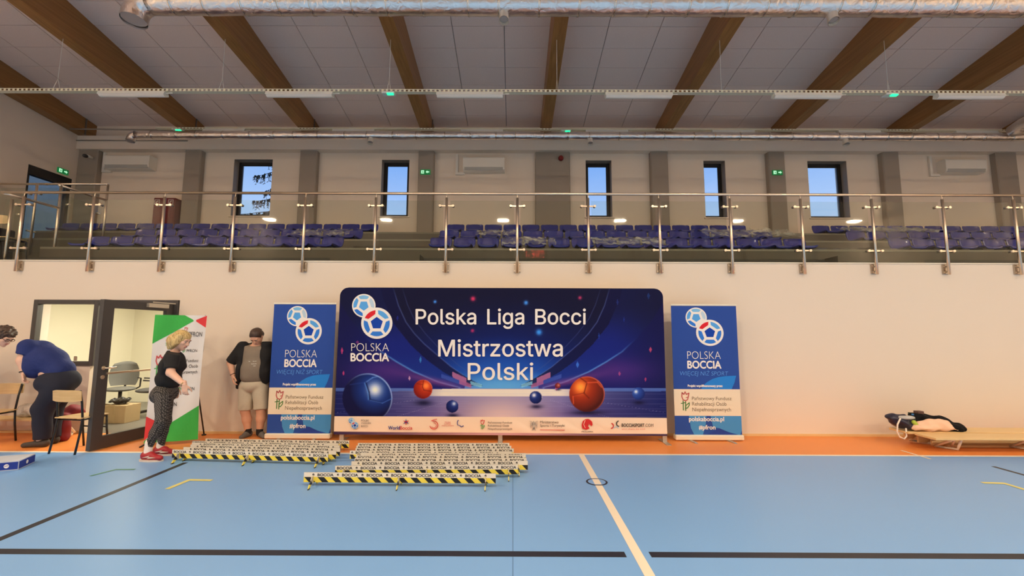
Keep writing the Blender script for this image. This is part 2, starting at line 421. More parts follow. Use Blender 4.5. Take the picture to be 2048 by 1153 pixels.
# windows
for i, (a, b, t) in enumerate(WINS):
    y = YB + .20
    fr = MB(); fw = .07
    fr.bbox(a, a + fw, y, y + .08, WZ0, WZ1, .006); fr.bbox(b - fw, b, y, y + .08, WZ0, WZ1, .006)
    fr.bbox(a + fw, b - fw, y, y + .08, WZ0, WZ0 + fw, .006); fr.bbox(a + fw, b - fw, y, y + .08, WZ1 - fw, WZ1, .006)
    o = struct(fr, f'window_{i + 1}', M_DARKW)
    MB().box(a + fw, b - fw, y + .03, y + .04, WZ0 + fw, WZ1 - fw).build('pane', M_WGLASS, o)
    s_ = MB(); q = .025                                     # inner sash bead
    s_.box(a + fw, a + fw + q, y + .01, y + .03, WZ0 + fw, WZ1 - fw); s_.box(b - fw - q, b - fw, y + .01, y + .03, WZ0 + fw, WZ1 - fw)
    s_.box(a + fw, b - fw, y + .01, y + .03, WZ1 - fw - q, WZ1 - fw); s_.box(a + fw, b - fw, y + .01, y + .03, WZ0 + fw, WZ0 + fw + q)
    s_.build('sash', M_DARKW, o)
    MB().bbox(a - .04, b + .04, YB - .035, YB + .20, WZ0 - .035, WZ0 - .002, .006).build('window_sill', M_WALLG, o)
    # dark reveal sheets, the shade of the recess put into their colour
    MB().box(a - .001, a + .004, YB + .012, y, WZ0, WZ1).build('reveal_shade', M_PILLAR, o)
    MB().box(b - .004, b + .001, YB + .012, y, WZ0, WZ1).build('reveal_shade', M_PILLAR, o)
    MB().box(a, b, YB + .012, y, WZ1 - .004, WZ1 + .001).build('reveal_shade', M_PILLAR, o)
# glazed door in left gallery wall
d = MB(); x = XL - .12
d.box(x, x + .08, LY0, LY0 + .08, LZ0, LZ1); d.box(x, x + .08, LY1 - .08, LY1, LZ0, LZ1); d.box(x - .02, x + .10, LY0, LY1, LZ1 - .2, LZ1)
d.box(x, x + .08, LY0, LY1, LZ0, LZ0 + .12)
o = struct(d, 'door_2', M_DARKW)
MB().box(x + .03, x + .04, LY0 + .08, LY1 - .08, LZ0 + .12, LZ1 - .2).build('pane', M_DGLASS, o)
MB().tube([(x + .13, LY0 + .1, LZ0 + 1.05), (x + .13, LY1 - .1, LZ0 + 1.05)], .018).build('push_bar', M_STEEL, o)
# gallery tiers
TIERS = [(7.55, 3.02, -8.25), (8.55, 3.39, XL), (9.55, 3.77, XL)]
for i, (y, z, x0) in enumerate(TIERS):
    m = MB().box(x0, XR, y, YB if i == 2 else TIERS[i + 1][0], GZ, z)
    o = struct(m, 'tier', M_TIER, f'dark olive seating tier, {ORD[i]} step up')
    MB().box(x0, XR, y - .004, y + .03, z - .03, z + .004).build('nosing', mat('nosing', (.22, .20, .15), .4), o)
    if i == 0: MB().box(x0, XR, y - .012, y, GZ, GZ + .155).build('skirting', M_TIERD, o)
for a, b in ((-3.08, -1.54), (5.39, 6.86)):
    m = MB().box(a + .02, b - .02, 7.25, 7.55, GZ, GZ + .17); m.box(a + .02, b - .02, 8.27, 8.55, 3.02, 3.20); m.box(a + .02, b - .02, 9.27, 9.55, 3.39, 3.58)
    struct(m, 'tier_step', M_TIER, 'dark steps in the aisle between seat blocks')

# ------------------------------------------------------------------ seats
def seat_meshes():
    import bmesh
    prof = [(-.205, .030, .27), (-.215, .050, .30), (-.19, .064, .32), (-.12, .062, .335), (-.04, .058, .34), (.05, .056, .345), (.12, .064, .35), (.165, .090, .36),
            (.185, .13, .385), (.197, .17, .398), (.207, .22, .402), (.214, .260, .396), (.218, .280, .365), (.222, .288, .30)]
    nu = 11; V = []; Fs = []
    for (y, z, w) in prof:
        for i in range(nu):
            u = -1 + 2 * i / (nu - 1)
            sidelift = .022 * abs(u) ** 4 if z < .1 else 0
            fwd = -.028 * abs(u) ** 3 if z > .1 else 0
            V.append((u * w / 2, y + fwd, z + sidelift))
    for j in range(len(prof) - 1):
        for i in range(nu - 1):
            a = j * nu + i; Fs.append((a, a + 1, a + nu + 1, a + nu))
    m = MB().add(V, Fs, 0, True).mesh('seat_shell', M_SEAT)
    bm = bmesh.new(); bm.from_mesh(m); bmesh.ops.recalc_face_normals(bm, faces=bm.faces)
    bmesh.ops.solidify(bm, geom=bm.faces[:] , thickness=.012); bmesh.ops.recalc_face_normals(bm, faces=bm.faces); bm.to_mesh(m); bm.free()
    for p in m.polygons: p.use_smooth = True
    b = MB().box(-.10, .10, -.12, .12, 0, .05); b = b.mesh('seat_base', M_BLACK)
    return m, b
seat_m, base_m = seat_meshes()
def add_seat(x, y, z, label, grp):
    t = thing('stadium_seat', label, 'seat', (x, y, z), 0, grp)
    for nm, me in (('seat_shell', seat_m), ('seat_base', base_m)):
        o = bpy.data.objects.new(nm, me); C.objects.link(o); o.parent = t
SP = .4325
for bi, (bn, spec) in enumerate((('left', ((-7.76, 11), (-7.86, 11), (-10.3, 17))), ('middle', ((-1.54, 16), (-1.54, 16), (-1.54, 16))), ('right', ((6.87, 7), (6.87, 9), (6.87, 12))))):
    for r, (x0, n) in enumerate(spec):
        y, z, _ = TIERS[r]; rn = ('front', 'middle', 'top')[r]
        end = {0: -3.1}.get(bi)
        for k in range(n):
            x = (end - SP * (n - 1 - k) - SP / 2) if bi == 0 else x0 + SP * (k + .5)
            if x < XL + .2: continue
            add_seat(x, y + .235, z, f'blue plastic bucket seat, {ORD[k]} from left in the {rn} row, {bn} block', f'blue seats in the {bn} block')

# ------------------------------------------------------------------ gallery railing
RZ = 3.79
ra = thing('gallery_railing', 'steel and glass railing along the front edge of the gallery', 'railing', (0, 6.9, GZ))
MB().tube([(-8.27, 6.9, RZ), (XR - .05, 6.9, RZ)], .022, 12).build('handrail', M_STEEL, ra)
post0 = None; XS = [.065 + 1.135 * k for k in range(-7, 9)]
def clampset(mb, x, z, y=6.88):
    mb.box(x - .085, x + .085, y + .005, y + .017, z - .011, z + .011)
    for sx in (-.105, .105):
        mb.tube([(x + sx, y - .012, z), (x + sx, y + .05, z)], .020, 12)
for x in XS:
    if x > 10.2: continue
    p = MB(); p.tube([(x, 6.885, 2.50), (x, 6.885, 3.715)], .021, 12); p.tube([(x, 6.885, 3.70), (x, 6.893, RZ)], .007, 8)
    po = p.build('post', M_STEEL, ra)
    bsgn = 1 if x < -1.5 else (-1 if x > 1.8 else 0)
    b = MB(); b.box(x - .052, x + .052, 6.925, YW + .0, 2.515, 2.665); b.box(x - .02, x + .02, 6.885, 6.94, 2.54, 2.56); b.box(x - .02, x + .02, 6.885, 6.94, 2.62, 2.64)
    b.build('mounting_bracket', M_STEEL2, po)
    b = MB()
    for zz in (2.54, 2.64):
        for sx in (-.04, .04): b.tube([(x + sx, 6.925, zz), (x + sx, 6.916, zz)], .009, 8)
    b.build('bolt', M_STEEL, po)
    c1 = MB(); clampset(c1, x, 3.585); c1.build('glass_clamp', M_STEEL, po)
    c2 = MB(); clampset(c2, x, 2.875); c2.build('glass_clamp', M_STEEL, po)
for a, b in zip(XS[:-1], XS[1:]):
    if a > 10: continue
    MB().box(a + .055, b - .055, 6.905, 6.915, GZ + .01, 3.675).build('glass_pane', M_GLASS, ra)
MB().box(-8.2, XS[0] - .055, 6.905, 6.915, GZ + .01, 3.675).build('glass_pane', M_GLASS, ra)
# side rails by the steps at the left end
sr = thing('stair_railing', 'stepped steel guard rail at the left end of the seats', 'railing', (-8.27, 7.8, GZ))
X = -8.27
MB().tube([(X, 6.9, RZ), (X, 7.8, RZ)], .022, 12).build('handrail', M_STEEL, sr)
MB().tube([(X, 7.78, 4.21), (X, 8.7, 4.21)], .022, 12).build('handrail', M_STEEL, sr)
MB().tube([(X, 8.7, 4.55), (XL, 8.7, 4.55)], .022, 12).build('handrail', M_STEEL, sr)
MB().ell((X, 7.78, 4.21), (.03, .03, .03), 12, 8).build('end_cap', M_STEEL, sr)
MB().tube([(X + .01, 7.05, GZ), (X + .01, 7.05, 3.72)], .021, 12).build('post', M_STEEL, sr)
MB().tube([(X, 7.8, GZ), (X, 7.8, 4.21)], .021, 12).build('post', M_STEEL, sr)
MB().tube([(X, 8.7, 3.20), (X, 8.7, 4.55)], .021, 12).build('post', M_STEEL, sr)
MB().tube([(-9.52, 8.52, 3.05), (-9.52, 8.52, 4.50), (-9.52, 8.7, 4.54)], .021, 12).build('post', M_STEEL, sr)
MB().box(X - .005, X + .005, 7.12, 7.74, GZ + .05, 3.66).build('glass_pane', M_GLASS, sr)
MB().box(X - .005, X + .005, 7.88, 8.62, 3.05, 4.05).build('glass_pane', M_GLASS, sr)
MB().box(-9.45, -8.35, 8.50, 8.51, 3.10, 4.40).build('glass_pane', M_GLASS, sr)
MB().box(XL, -9.6, 8.50, 8.51, 3.10, 4.40).build('glass_pane', M_GLASS, sr)
c = MB()
for (x, z) in ((-9.42, 4.28), (-8.42, 4.28), (-9.62, 4.28)): c.tube([(x, 8.48, z), (x, 8.53, z)], .02, 10)
c.tube([(X - .03, 7.95, 3.9), (X + .03, 7.95, 3.9)], .02, 10); c.tube([(X - .03, 8.55, 3.9), (X + .03, 8.55, 3.9)], .02, 10)
c.tube([(X - .03, 7.18, 3.5), (X + .03, 7.18, 3.5)], .02, 10)
c.build('glass_clamp', M_STEEL, sr)

# ------------------------------------------------------------------ cable trays, strip lights, ducts
def tray(y, z, label, x0=-10.5, x1=14.8, h=.05):
    m = MB(); m.box(x0, x1, y - .04, y + .04, z, z + .003); m.box(x0, x1, y - .04, y - .037, z, z + .010); m.box(x0, x1, y - .04, y - .037, z + h - .010, z + h)
    m.box(x0, x1, y + .037, y + .04, z, z + h)
    n = int((x1 - x0) / .075)
    for k in range(n): m.box(x0 + k * .075, x0 + k * .075 + .036, y - .04, y - .037, z + .01, z + h - .01)
    o = m.build('cable_tray', mat('galvanised', (.88, .84, .64), .5, .15)); tag(o, label, 'cable tray')
TY, TZ = 7.14, 5.635
tray(TY, TZ, 'perforated metal cable tray hung on wires above the gallery front')
TY2, TZ2 = 9.55, 6.13
tray(TY2, TZ2, 'perforated metal cable tray under the beams near the back wall', -8.1, 14.8, .035)
def strip(y, z, px, lab, grp, s=1.14):
    x = px; t = thing('strip_light', lab, 'strip light', (x, y, z), 0, grp)
    MB().prism([(-.06, 0), (-.045, .055), (.045, .055), (.06, 0)], lambda a, b, tt: (x + tt, y + a, z - .055 + b), -s / 2, s / 2).build('housing', M_LAMPW, t)
    d = MB()
    n = 8; pts = [(-.055 + .11 * i / n, -.028 * math.sin(PI * i / n)) for i in range(n + 1)] + [(.055, .004), (-.055, .004)]
    d.prism(pts, lambda a, b, tt: (x + tt, y + a, z - .056 + b), -s / 2 + .01, s / 2 - .01); d.build('diffuser', M_WHITE, t)
    MB().tube([(x + s / 2 - .03, y, z - .02), (x + s / 2 + .04, y, z - .012), (x + s / 2 + .10, y, z - .010)], .008, 6).build('cable', M_WHITE, t)
x0s = (266, 600, 940, 1277, 1613, 1938)
for i, px in enumerate(x0s): strip(TY, TZ, aty(px, 192, TY)[0], f'unlit white strip light on the near cable tray, {ORD[i]} from left', 'strip lights on the near tray')
for i, px in enumerate((450, 708, 964, 1213, 1465, 1716, 1950)):
    strip(TY2, TZ2, aty(px, 262, TY2)[0], f'unlit white strip light on the far cable tray, {ORD[i]} from left', 'strip lights on the far tray', .95)
M_GREEN = mat('green_lamp', (.02, .5, .2), .4, emit=(.02, 1.0, .35), estr=1.6)
for px, yy, zz, lab in ((778, TY, TZ, 'green emergency lamp on the near cable tray, left one'), (1779, TY, TZ, 'green emergency lamp on the near cable tray, right one'),
                    (363, TY2, TZ2, 'green emergency lamp on the far cable tray, left one'), (1131, TY2, TZ2, 'green emergency lamp on the far cable tray, right one')):
    x = aty(px, 190, yy)[0]; t = thing('emergency_light', lab, 'emergency light', (x, yy, zz), 0, 'emergency lamps on the trays')
    MB().bbox(x - .11, x + .11, yy - .07, yy + .05, zz - .035, zz, .008).build('housing', M_LAMPW, t)
    MB().bbox(x - .02, x + .09, yy - .075, yy - .02, zz - .055, zz - .03, .006).build('lens', M_GREEN, t)
for i, px in enumerate((113, 443, 778, 1114, 1443, 1777)):
    x = aty(px, 183, TY)[0]; m = MB()
    m.tube([(x, TY, TZ + .25), (x + random.uniform(-.02, .02), TY, ceil_z(TY))], .0035, 5); m.tube([(x, TY, TZ + .25), (x - .02, TY - .04, TZ + .04)], .0035, 5); m.tube([(x, TY, TZ + .25), (x + .02, TY + .04, TZ + .04)], .0035, 5)
    tag(m.build('suspension_wire', M_WHITE), f'thin suspension wire holding the near cable tray, {ORD[i]} from left', 'wire', 'tray suspension wires')
def duct(name, label, y, z, r, x0, x1, nozzles, nr, elbow):
    t = thing(name, label, 'duct', (0, y, z)); m = MB(); n = int((x1 - x0) / .12)
    pts = [(x0 + (x1 - x0) * i / n, y, z) for i in range(n + 1)]
    rs = [r * (1 + rng.uniform(-.03, .03)) for _ in pts]
    m.tube(pts, rs, 20); m.build('duct_run', M_FOIL, t)
    for k in range(int((x1 - x0) / .55)): xx = x0 + .3 + .55 * k + random.uniform(-.08, .08); MB().tube([(xx, y, z), (xx + .025, y, z)], r * 1.045, 20).build('joint_band', mat('foil_band', (.8, .77, .72), .25, 1.), t)
    for xx in nozzles:
        q = MB(); q.tube([(xx, y, z - r * .6), (xx, y - .01, z - r - nr * 1.2), (xx, y - .03, z - r - nr * 1.8)], nr, 16, cap=False); q.tube([(xx, y - .03, z - r - nr * 1.8), (xx, y - .025, z - r - nr * 1.6)], nr * 1.12, 16, cap=False)
        q.tube([(xx, y - .012, z - r - nr * 1.3), (xx, y - .012, z - r - nr * 1.28)], nr * .95, 16, mi=1)
        q.build('outlet', [mat('outlet_foil', (.85, .78, .68), .5, .4), mat('outlet_inside', (.45, .38, .34), .7)], t)
    if elbow:
        q = MB(); a = np.linspace(0, PI / 2, 7); R_ = r * 1.3
        q.tube([(x0 - R_ * math.sin(v), y, z - R_ + R_ * math.cos(v)) for v in a] + [(x0 - R_, y - .01, z - R_ - r * .5)], r * 1.02, 18, cap=False)
        q.tube([(x0 - R_, y - .01, z - R_ - r * .35), (x0 - R_, y - .01, z - R_ - r * .3)], r * .96, 18, mi=1)
        q.build('elbow', [M_FOIL, MATS['outlet_inside'] if 'outlet_inside' in MATS else M_CEILGAP], t)
    return t
dy, dz, dr = 6.1, 6.45, .165
duct('ventilation_duct', 'large foil-wrapped ventilation duct running along the top of the picture', dy, dz, dr, aty(300, 20, dy)[0], 14.9, [aty(1008, 20, dy)[0], aty(1663, 20, dy)[0]], .07, True)
dy, dz, dr = 9.45, 5.955, .085
dd = duct('ventilation_duct', 'thin foil-wrapped ventilation duct above the gallery windows', dy, dz, dr, aty(272, 272, dy)[0], 14.9, [aty(742, 280, dy)[0], aty(1180, 280, dy)[0], aty(1690, 280, dy)[0]], .06, True)
bdx = MB().tube([(11.0, 9.33, 6.03), (11.0, 9.1, 6.05), (11.0, 6.3, 6.42)], [.13, .17, .17], 18).build('branch_duct', M_FOIL); tag(bdx, 'thick foil duct joining the two long ducts at the right edge', 'duct')
m = MB().tube([(-10.5, 9.95, 6.33), (-7.9, 9.95, 6.30)], .018, 8); tag(m.build('pipe', M_PILLAR), 'dark pipe by the left end of the lintel, the upper of two', 'pipe')
m = MB().tube([(-10.6, 10.225, 6.17), (-7.9, 10.225, 6.17)], .014, 8); tag(m.build('pipe', M_PILLAR), 'dark pipe by the left end of the lintel, the lower of two', 'pipe')

# hall lamps (seen as reflections in the railing glass)
M_LAMP = mat('lamp_glow', (.9, .9, .85), .5, emit=LAMP_COL, estr=25)
for i, (x, y, z) in enumerate(LAMPS):
    t = thing('high_bay_lamp', f'square hall lamp hanging under the roof, {ORD[i % 6]} from left, ' + ('row just behind the camera' if y < 0 else 'row overhead'), 'lamp', (x, y, z), 0, 'hall lamps')
    MB().bbox(x - .23, x + .23, y - .17, y + .17, z - .05, z + .05, .02).build('housing', M_LAMPW, t)
    MB().box(x - .21, x + .21, y - .15, y + .15, z - .056, z - .05).build('diffuser', M_LAMP, t)
    MB().tube([(x, y, z + .05), (x, y, ceil_z(y))], .01, 6).build('hanger', M_BLACK, t)

# ------------------------------------------------------------------ SDF figures
def sd_cone(P, a, b, ra, rb):
    a = np.array(a, np.float32); b = np.array(b, np.float32); ab = b - a; L2 = float(ab @ ab) + 1e-9
    pa = P - a; h = np.clip((pa @ ab) / L2, 0, 1)
    return np.linalg.norm(pa - h[..., None] * ab, axis=-1) - (ra + (rb - ra) * h)
def sd_ell(P, c, r, R=None):
    q = P - np.array(c, np.float32)
    if R is not None: q = q @ np.array(R, np.float32)      # columns of R = axes
    r = np.array(r, np.float32); k0 = np.linalg.norm(q / r, axis=-1); k1 = np.linalg.norm(q / (r * r), axis=-1)
    return k0 * (k0 - 1) / (k1 + 1e-6)
def smin(a, b, k):
    h = np.clip(.5 + .5 * (b - a) / k, 0, 1); return b + (a - b) * h - k * h * (1 - h)
def surface_nets(fn, lo, hi, step):
    lo = np.array(lo, float); hi = np.array(hi, float); n = np.ceil((hi - lo) / step).astype(int) + 1
    g = np.stack(np.meshgrid(*[lo[i] + step * np.arange(n[i]) for i in range(3)], indexing='ij'), -1).astype(np.float32)
    D = fn(g); S = D < 0
    nx, ny, nz = n - 1
    acc = np.zeros((nx, ny, nz, 3), np.float32); cnt = np.zeros((nx, ny, nz), np.float32)
    off = [(i, j, k) for i in (0, 1) for j in (0, 1) for k in (0, 1)]
    def sl(A, o): return A[o[0]:o[0] + nx, o[1]:o[1] + ny, o[2]:o[2] + nz]
    for a in off:
        for ax in range(3):
            if a[ax]: continue
            b = list(a); b[ax] = 1
            da, db = sl(D, a), sl(D, b); m = (da < 0) != (db < 0)
            t = np.where(m, da / (da - db + 1e-12), 0)
            p = np.zeros((nx, ny, nz, 3), np.float32) + np.array(a, np.float32)
            p[..., ax] = t
            acc += p * m[..., None]; cnt += m
    act = cnt > 0; idx = -np.ones((nx, ny, nz), int); idx[act] = np.arange(act.sum())
    I = np.argwhere(act)
    V = lo + step * (I + acc[act] / cnt[act][:, None])
    Fs = []
    for ax in range(3):
        o1, o2 = [(1, 2), (2, 0), (0, 1)][ax]
        A = [slice(None)] * 3; B = [slice(None)] * 3; A[ax] = slice(0, n[ax] - 1); B[ax] = slice(1, n[ax])
        e = S[tuple(A)] != S[tuple(B)]; E_ = np.argwhere(e)
        ok = (E_[:, o1] > 0) & (E_[:, o2] > 0) & (E_[:, o1] < n[o1] - 1) & (E_[:, o2] < n[o2] - 1); E_ = E_[ok]
        ins = S[tuple(A)][tuple(E_.T)]
        def cell(d1, d2):
            q = E_.copy(); q[:, o1] += d1; q[:, o2] += d2; return idx[tuple(q.T)]
        q = np.stack([cell(-1, -1), cell(0, -1), cell(0, 0), cell(-1, 0)], 1)
        q[~ins] = q[~ins][:, ::-1]
        Fs.append(q)
    return V, np.concatenate(Fs)
class Blob:
    """smooth union of tapered limbs and ellipsoids, cut by planes, meshed as one continuous surface"""
    def __init__(s, k=.03, noise=0., nf=22.): s.p = []; s.k = k; s.cuts = []; s.noise = noise; s.nf = nf; s.lo = []; s.hi = []
    def cone(s, a, b, ra, rb, cuts=(), k=None):
        s.p.append(('c', np.array(a, float), np.array(b, float), ra, rb, cuts, k or s.k)); r = max(ra, rb)
        s.lo.append(np.minimum(a, b) - r); s.hi.append(np.maximum(a, b) + r); return s
    def ell(s, c, r, R=None, k=None, cuts=()):
        s.p.append(('e', np.array(c, float), r, R, None, cuts, k or s.k)); m = max(r); s.lo.append(np.array(c) - m); s.hi.append(np.array(c) + m); return s
    def cut(s, p, n): s.cuts.append((np.array(p, float), np.array(n, float) / np.linalg.norm(n))); return s
    def fn(s, P):
        d = None
        for t, a, b, c, e, cuts, k in s.p:
            q = sd_cone(P, a, b, c, e) if t == 'c' else sd_ell(P, a, b, c)
            for cp, cn in cuts: q = np.maximum(q, (P - np.array(cp, np.float32)) @ (np.array(cn, np.float32) / np.linalg.norm(cn)).astype(np.float32))
            d = q if d is None else smin(d, q, k)
        if s.noise:
            f = s.nf; x, y, z = P[..., 0], P[..., 1], P[..., 2]
            d = d + s.noise * (np.sin(f * x + 1.7 * np.sin(f * .6 * z)) * np.sin(f * .8 * y + 1.1) + .6 * np.sin(f * 1.7 * z + 2 * np.sin(f * .7 * x)) * np.sin(f * 1.1 * y + f * .5 * x))
        for p, n in s.cuts: d = np.maximum(d, (P - p.astype(np.float32)) @ n.astype(np.float32))
        return d
    def mesh(s, step=.011):
        lo = np.min(s.lo, 0) - .03; hi = np.max(s.hi, 0) + .03
        return surface_nets(s.fn, lo, hi, step)
    def to(s, mb, step=.011, mi=0):
        V, Fs = s.mesh(step); b = len(mb.v)
        mb.v += [tuple(v) for v in V.tolist()]; mb.f += [tuple(b + i for i in f) for f in Fs.tolist()]
        mb.m += [mi] * len(Fs); mb.sm += [True] * len(Fs); return mb
def unit(v): v = np.array(v, float); return v / (np.linalg.norm(v) + 1e-12)
def frame(u, f):
    """columns: right, forward, up"""
    u = unit(u); f = unit(np.array(f, float) - np.dot(f, u) * u); r = np.cross(f, u); return np.stack([r, f, u], 1)

M_SKIN = mat('skin', obs(214, 165, 138), .55, spec=.4, noise=(30, .05))
M_SKIN2 = mat('skin_tanned', obs(205, 150, 120), .55, spec=.4, noise=(30, .05))
M_LIP = mat('lips', obs(170, 95, 85), .5)
M_EYEW = mat('eye_white', (.75, .72, .68), .3); M_EYEB = mat('eye_dark', (.03, .02, .015), .3)

def hand(mb, W_, d, n, thumb, curl=.5, L=.185, mi=0):
    """wrist point, direction of the hand, palm normal (side the fingers curl to), thumb side direction"""
    d = unit(d); n = unit(np.array(n) - np.dot(n, d) * d); t = unit(np.array(thumb) - np.dot(thumb, d) * d - np.dot(thumb, n) * n)
    B = Blob(.006); s = L / .185
    pc = W_ + d * .052 * s
    B.ell(pc, (.040 * s, .052 * s, .016 * s), np.stack([t, d, n], 1), k=.012)
    B.cone(np.array(W_) - d * .03, W_ + d * .02 * s, .026 * s, .024 * s, k=.02)
    for i, (o, l) in enumerate(((.028, .072), (.010, .080), (-.009, .074), (-.027, .058))):
        p = W_ + d * .088 * s + t * o * s; a = curl * (.45 + .08 * i); l *= s
        for j, (fr, r) in enumerate(((.45, .0088), (.30, .0080), (.25, .0072))):
            dd = d * math.cos(a) + n * math.sin(a) + t * o * .8
            q = p + unit(dd) * l * fr
            B.cone(p, q, r * s, r * s * .93, k=.004 if j else .008); p = q; a += curl * .9
    p = W_ + d * .022 * s + t * .026 * s; a = .75
    for fr, r in ((.040, .0125), (.032, .0100), (.026, .0088)):
        dd = d * math.cos(a) + t * math.sin(a) * .9 + n * .35 * (.5 + curl)
        q = p + unit(dd) * fr * s; B.cone(p, q, r * s, r * .92 * s, k=.006); p = q; a -= .28
    B.to(mb, .0045, mi)

def head(B, feat, c, f, u, s=1.0):
    """skull, jaw, nose, ears into mb; eyes, lips into feat (mi 0 white,1 dark,2 lips)"""
    R = frame(u, f); X_, Y_, Z_ = R[:, 0], R[:, 1], R[:, 2]
    P_ = lambda x, y, z: np.array(c) + s * (x * X_ + y * Y_ + z * Z_)
    B.ell(P_(0, -.012, .022), (.074 * s, .094 * s, .094 * s), R, k=.02); B.ell(P_(0, .030, -.045), (.056 * s, .058 * s, .068 * s), R, k=.03)
    B.cone(P_(0, .066, -.098), P_(0, .060, -.090), .022 * s, .022 * s, k=.03)
    B.cone(P_(0, .088, .012), P_(0, .108, -.022), .008 * s, .013 * s, k=.012); B.cone(P_(-.012, .095, -.026), P_(.012, .095, -.026), .008 * s, .008 * s, k=.008)
    B.cone(P_(-.045, .078, .030), P_(.045, .078, .030), .010 * s, .010 * s, k=.02)
    B.cone(P_(-.020, .085, -.055), P_(.020, .085, -.055), .008 * s, .008 * s, k=.012)
    for sx in (-1, 1):
        B.ell(P_(sx * .077, -.008, -.005), (.008 * s, .020 * s, .032 * s), R, k=.008)
        B.ell(P_(sx * .040, .060, -.012), (.022 * s, .018 * s, .02 * s), R, k=.02)
    for sx in (-1, 1):
        feat.ell(P_(sx * .031, .077, .010), (.013 * s, .008 * s, .008 * s), 10, 8, 0, R)
        feat.ell(P_(sx * .031, .084, .009), (.0065 * s, .004 * s, .006 * s), 8, 6, 1, R)
        feat.tube([P_(sx * .016, .089, .028), P_(sx * .033, .090, .032), P_(sx * .050, .080, .027)], .0035 * s, 6, 1)
    feat.tube([P_(-.022, .090, -.055), P_(0, .098, -.053), P_(.022, .090, -.055)], .0048 * s, 8, 2)
    return P_, R

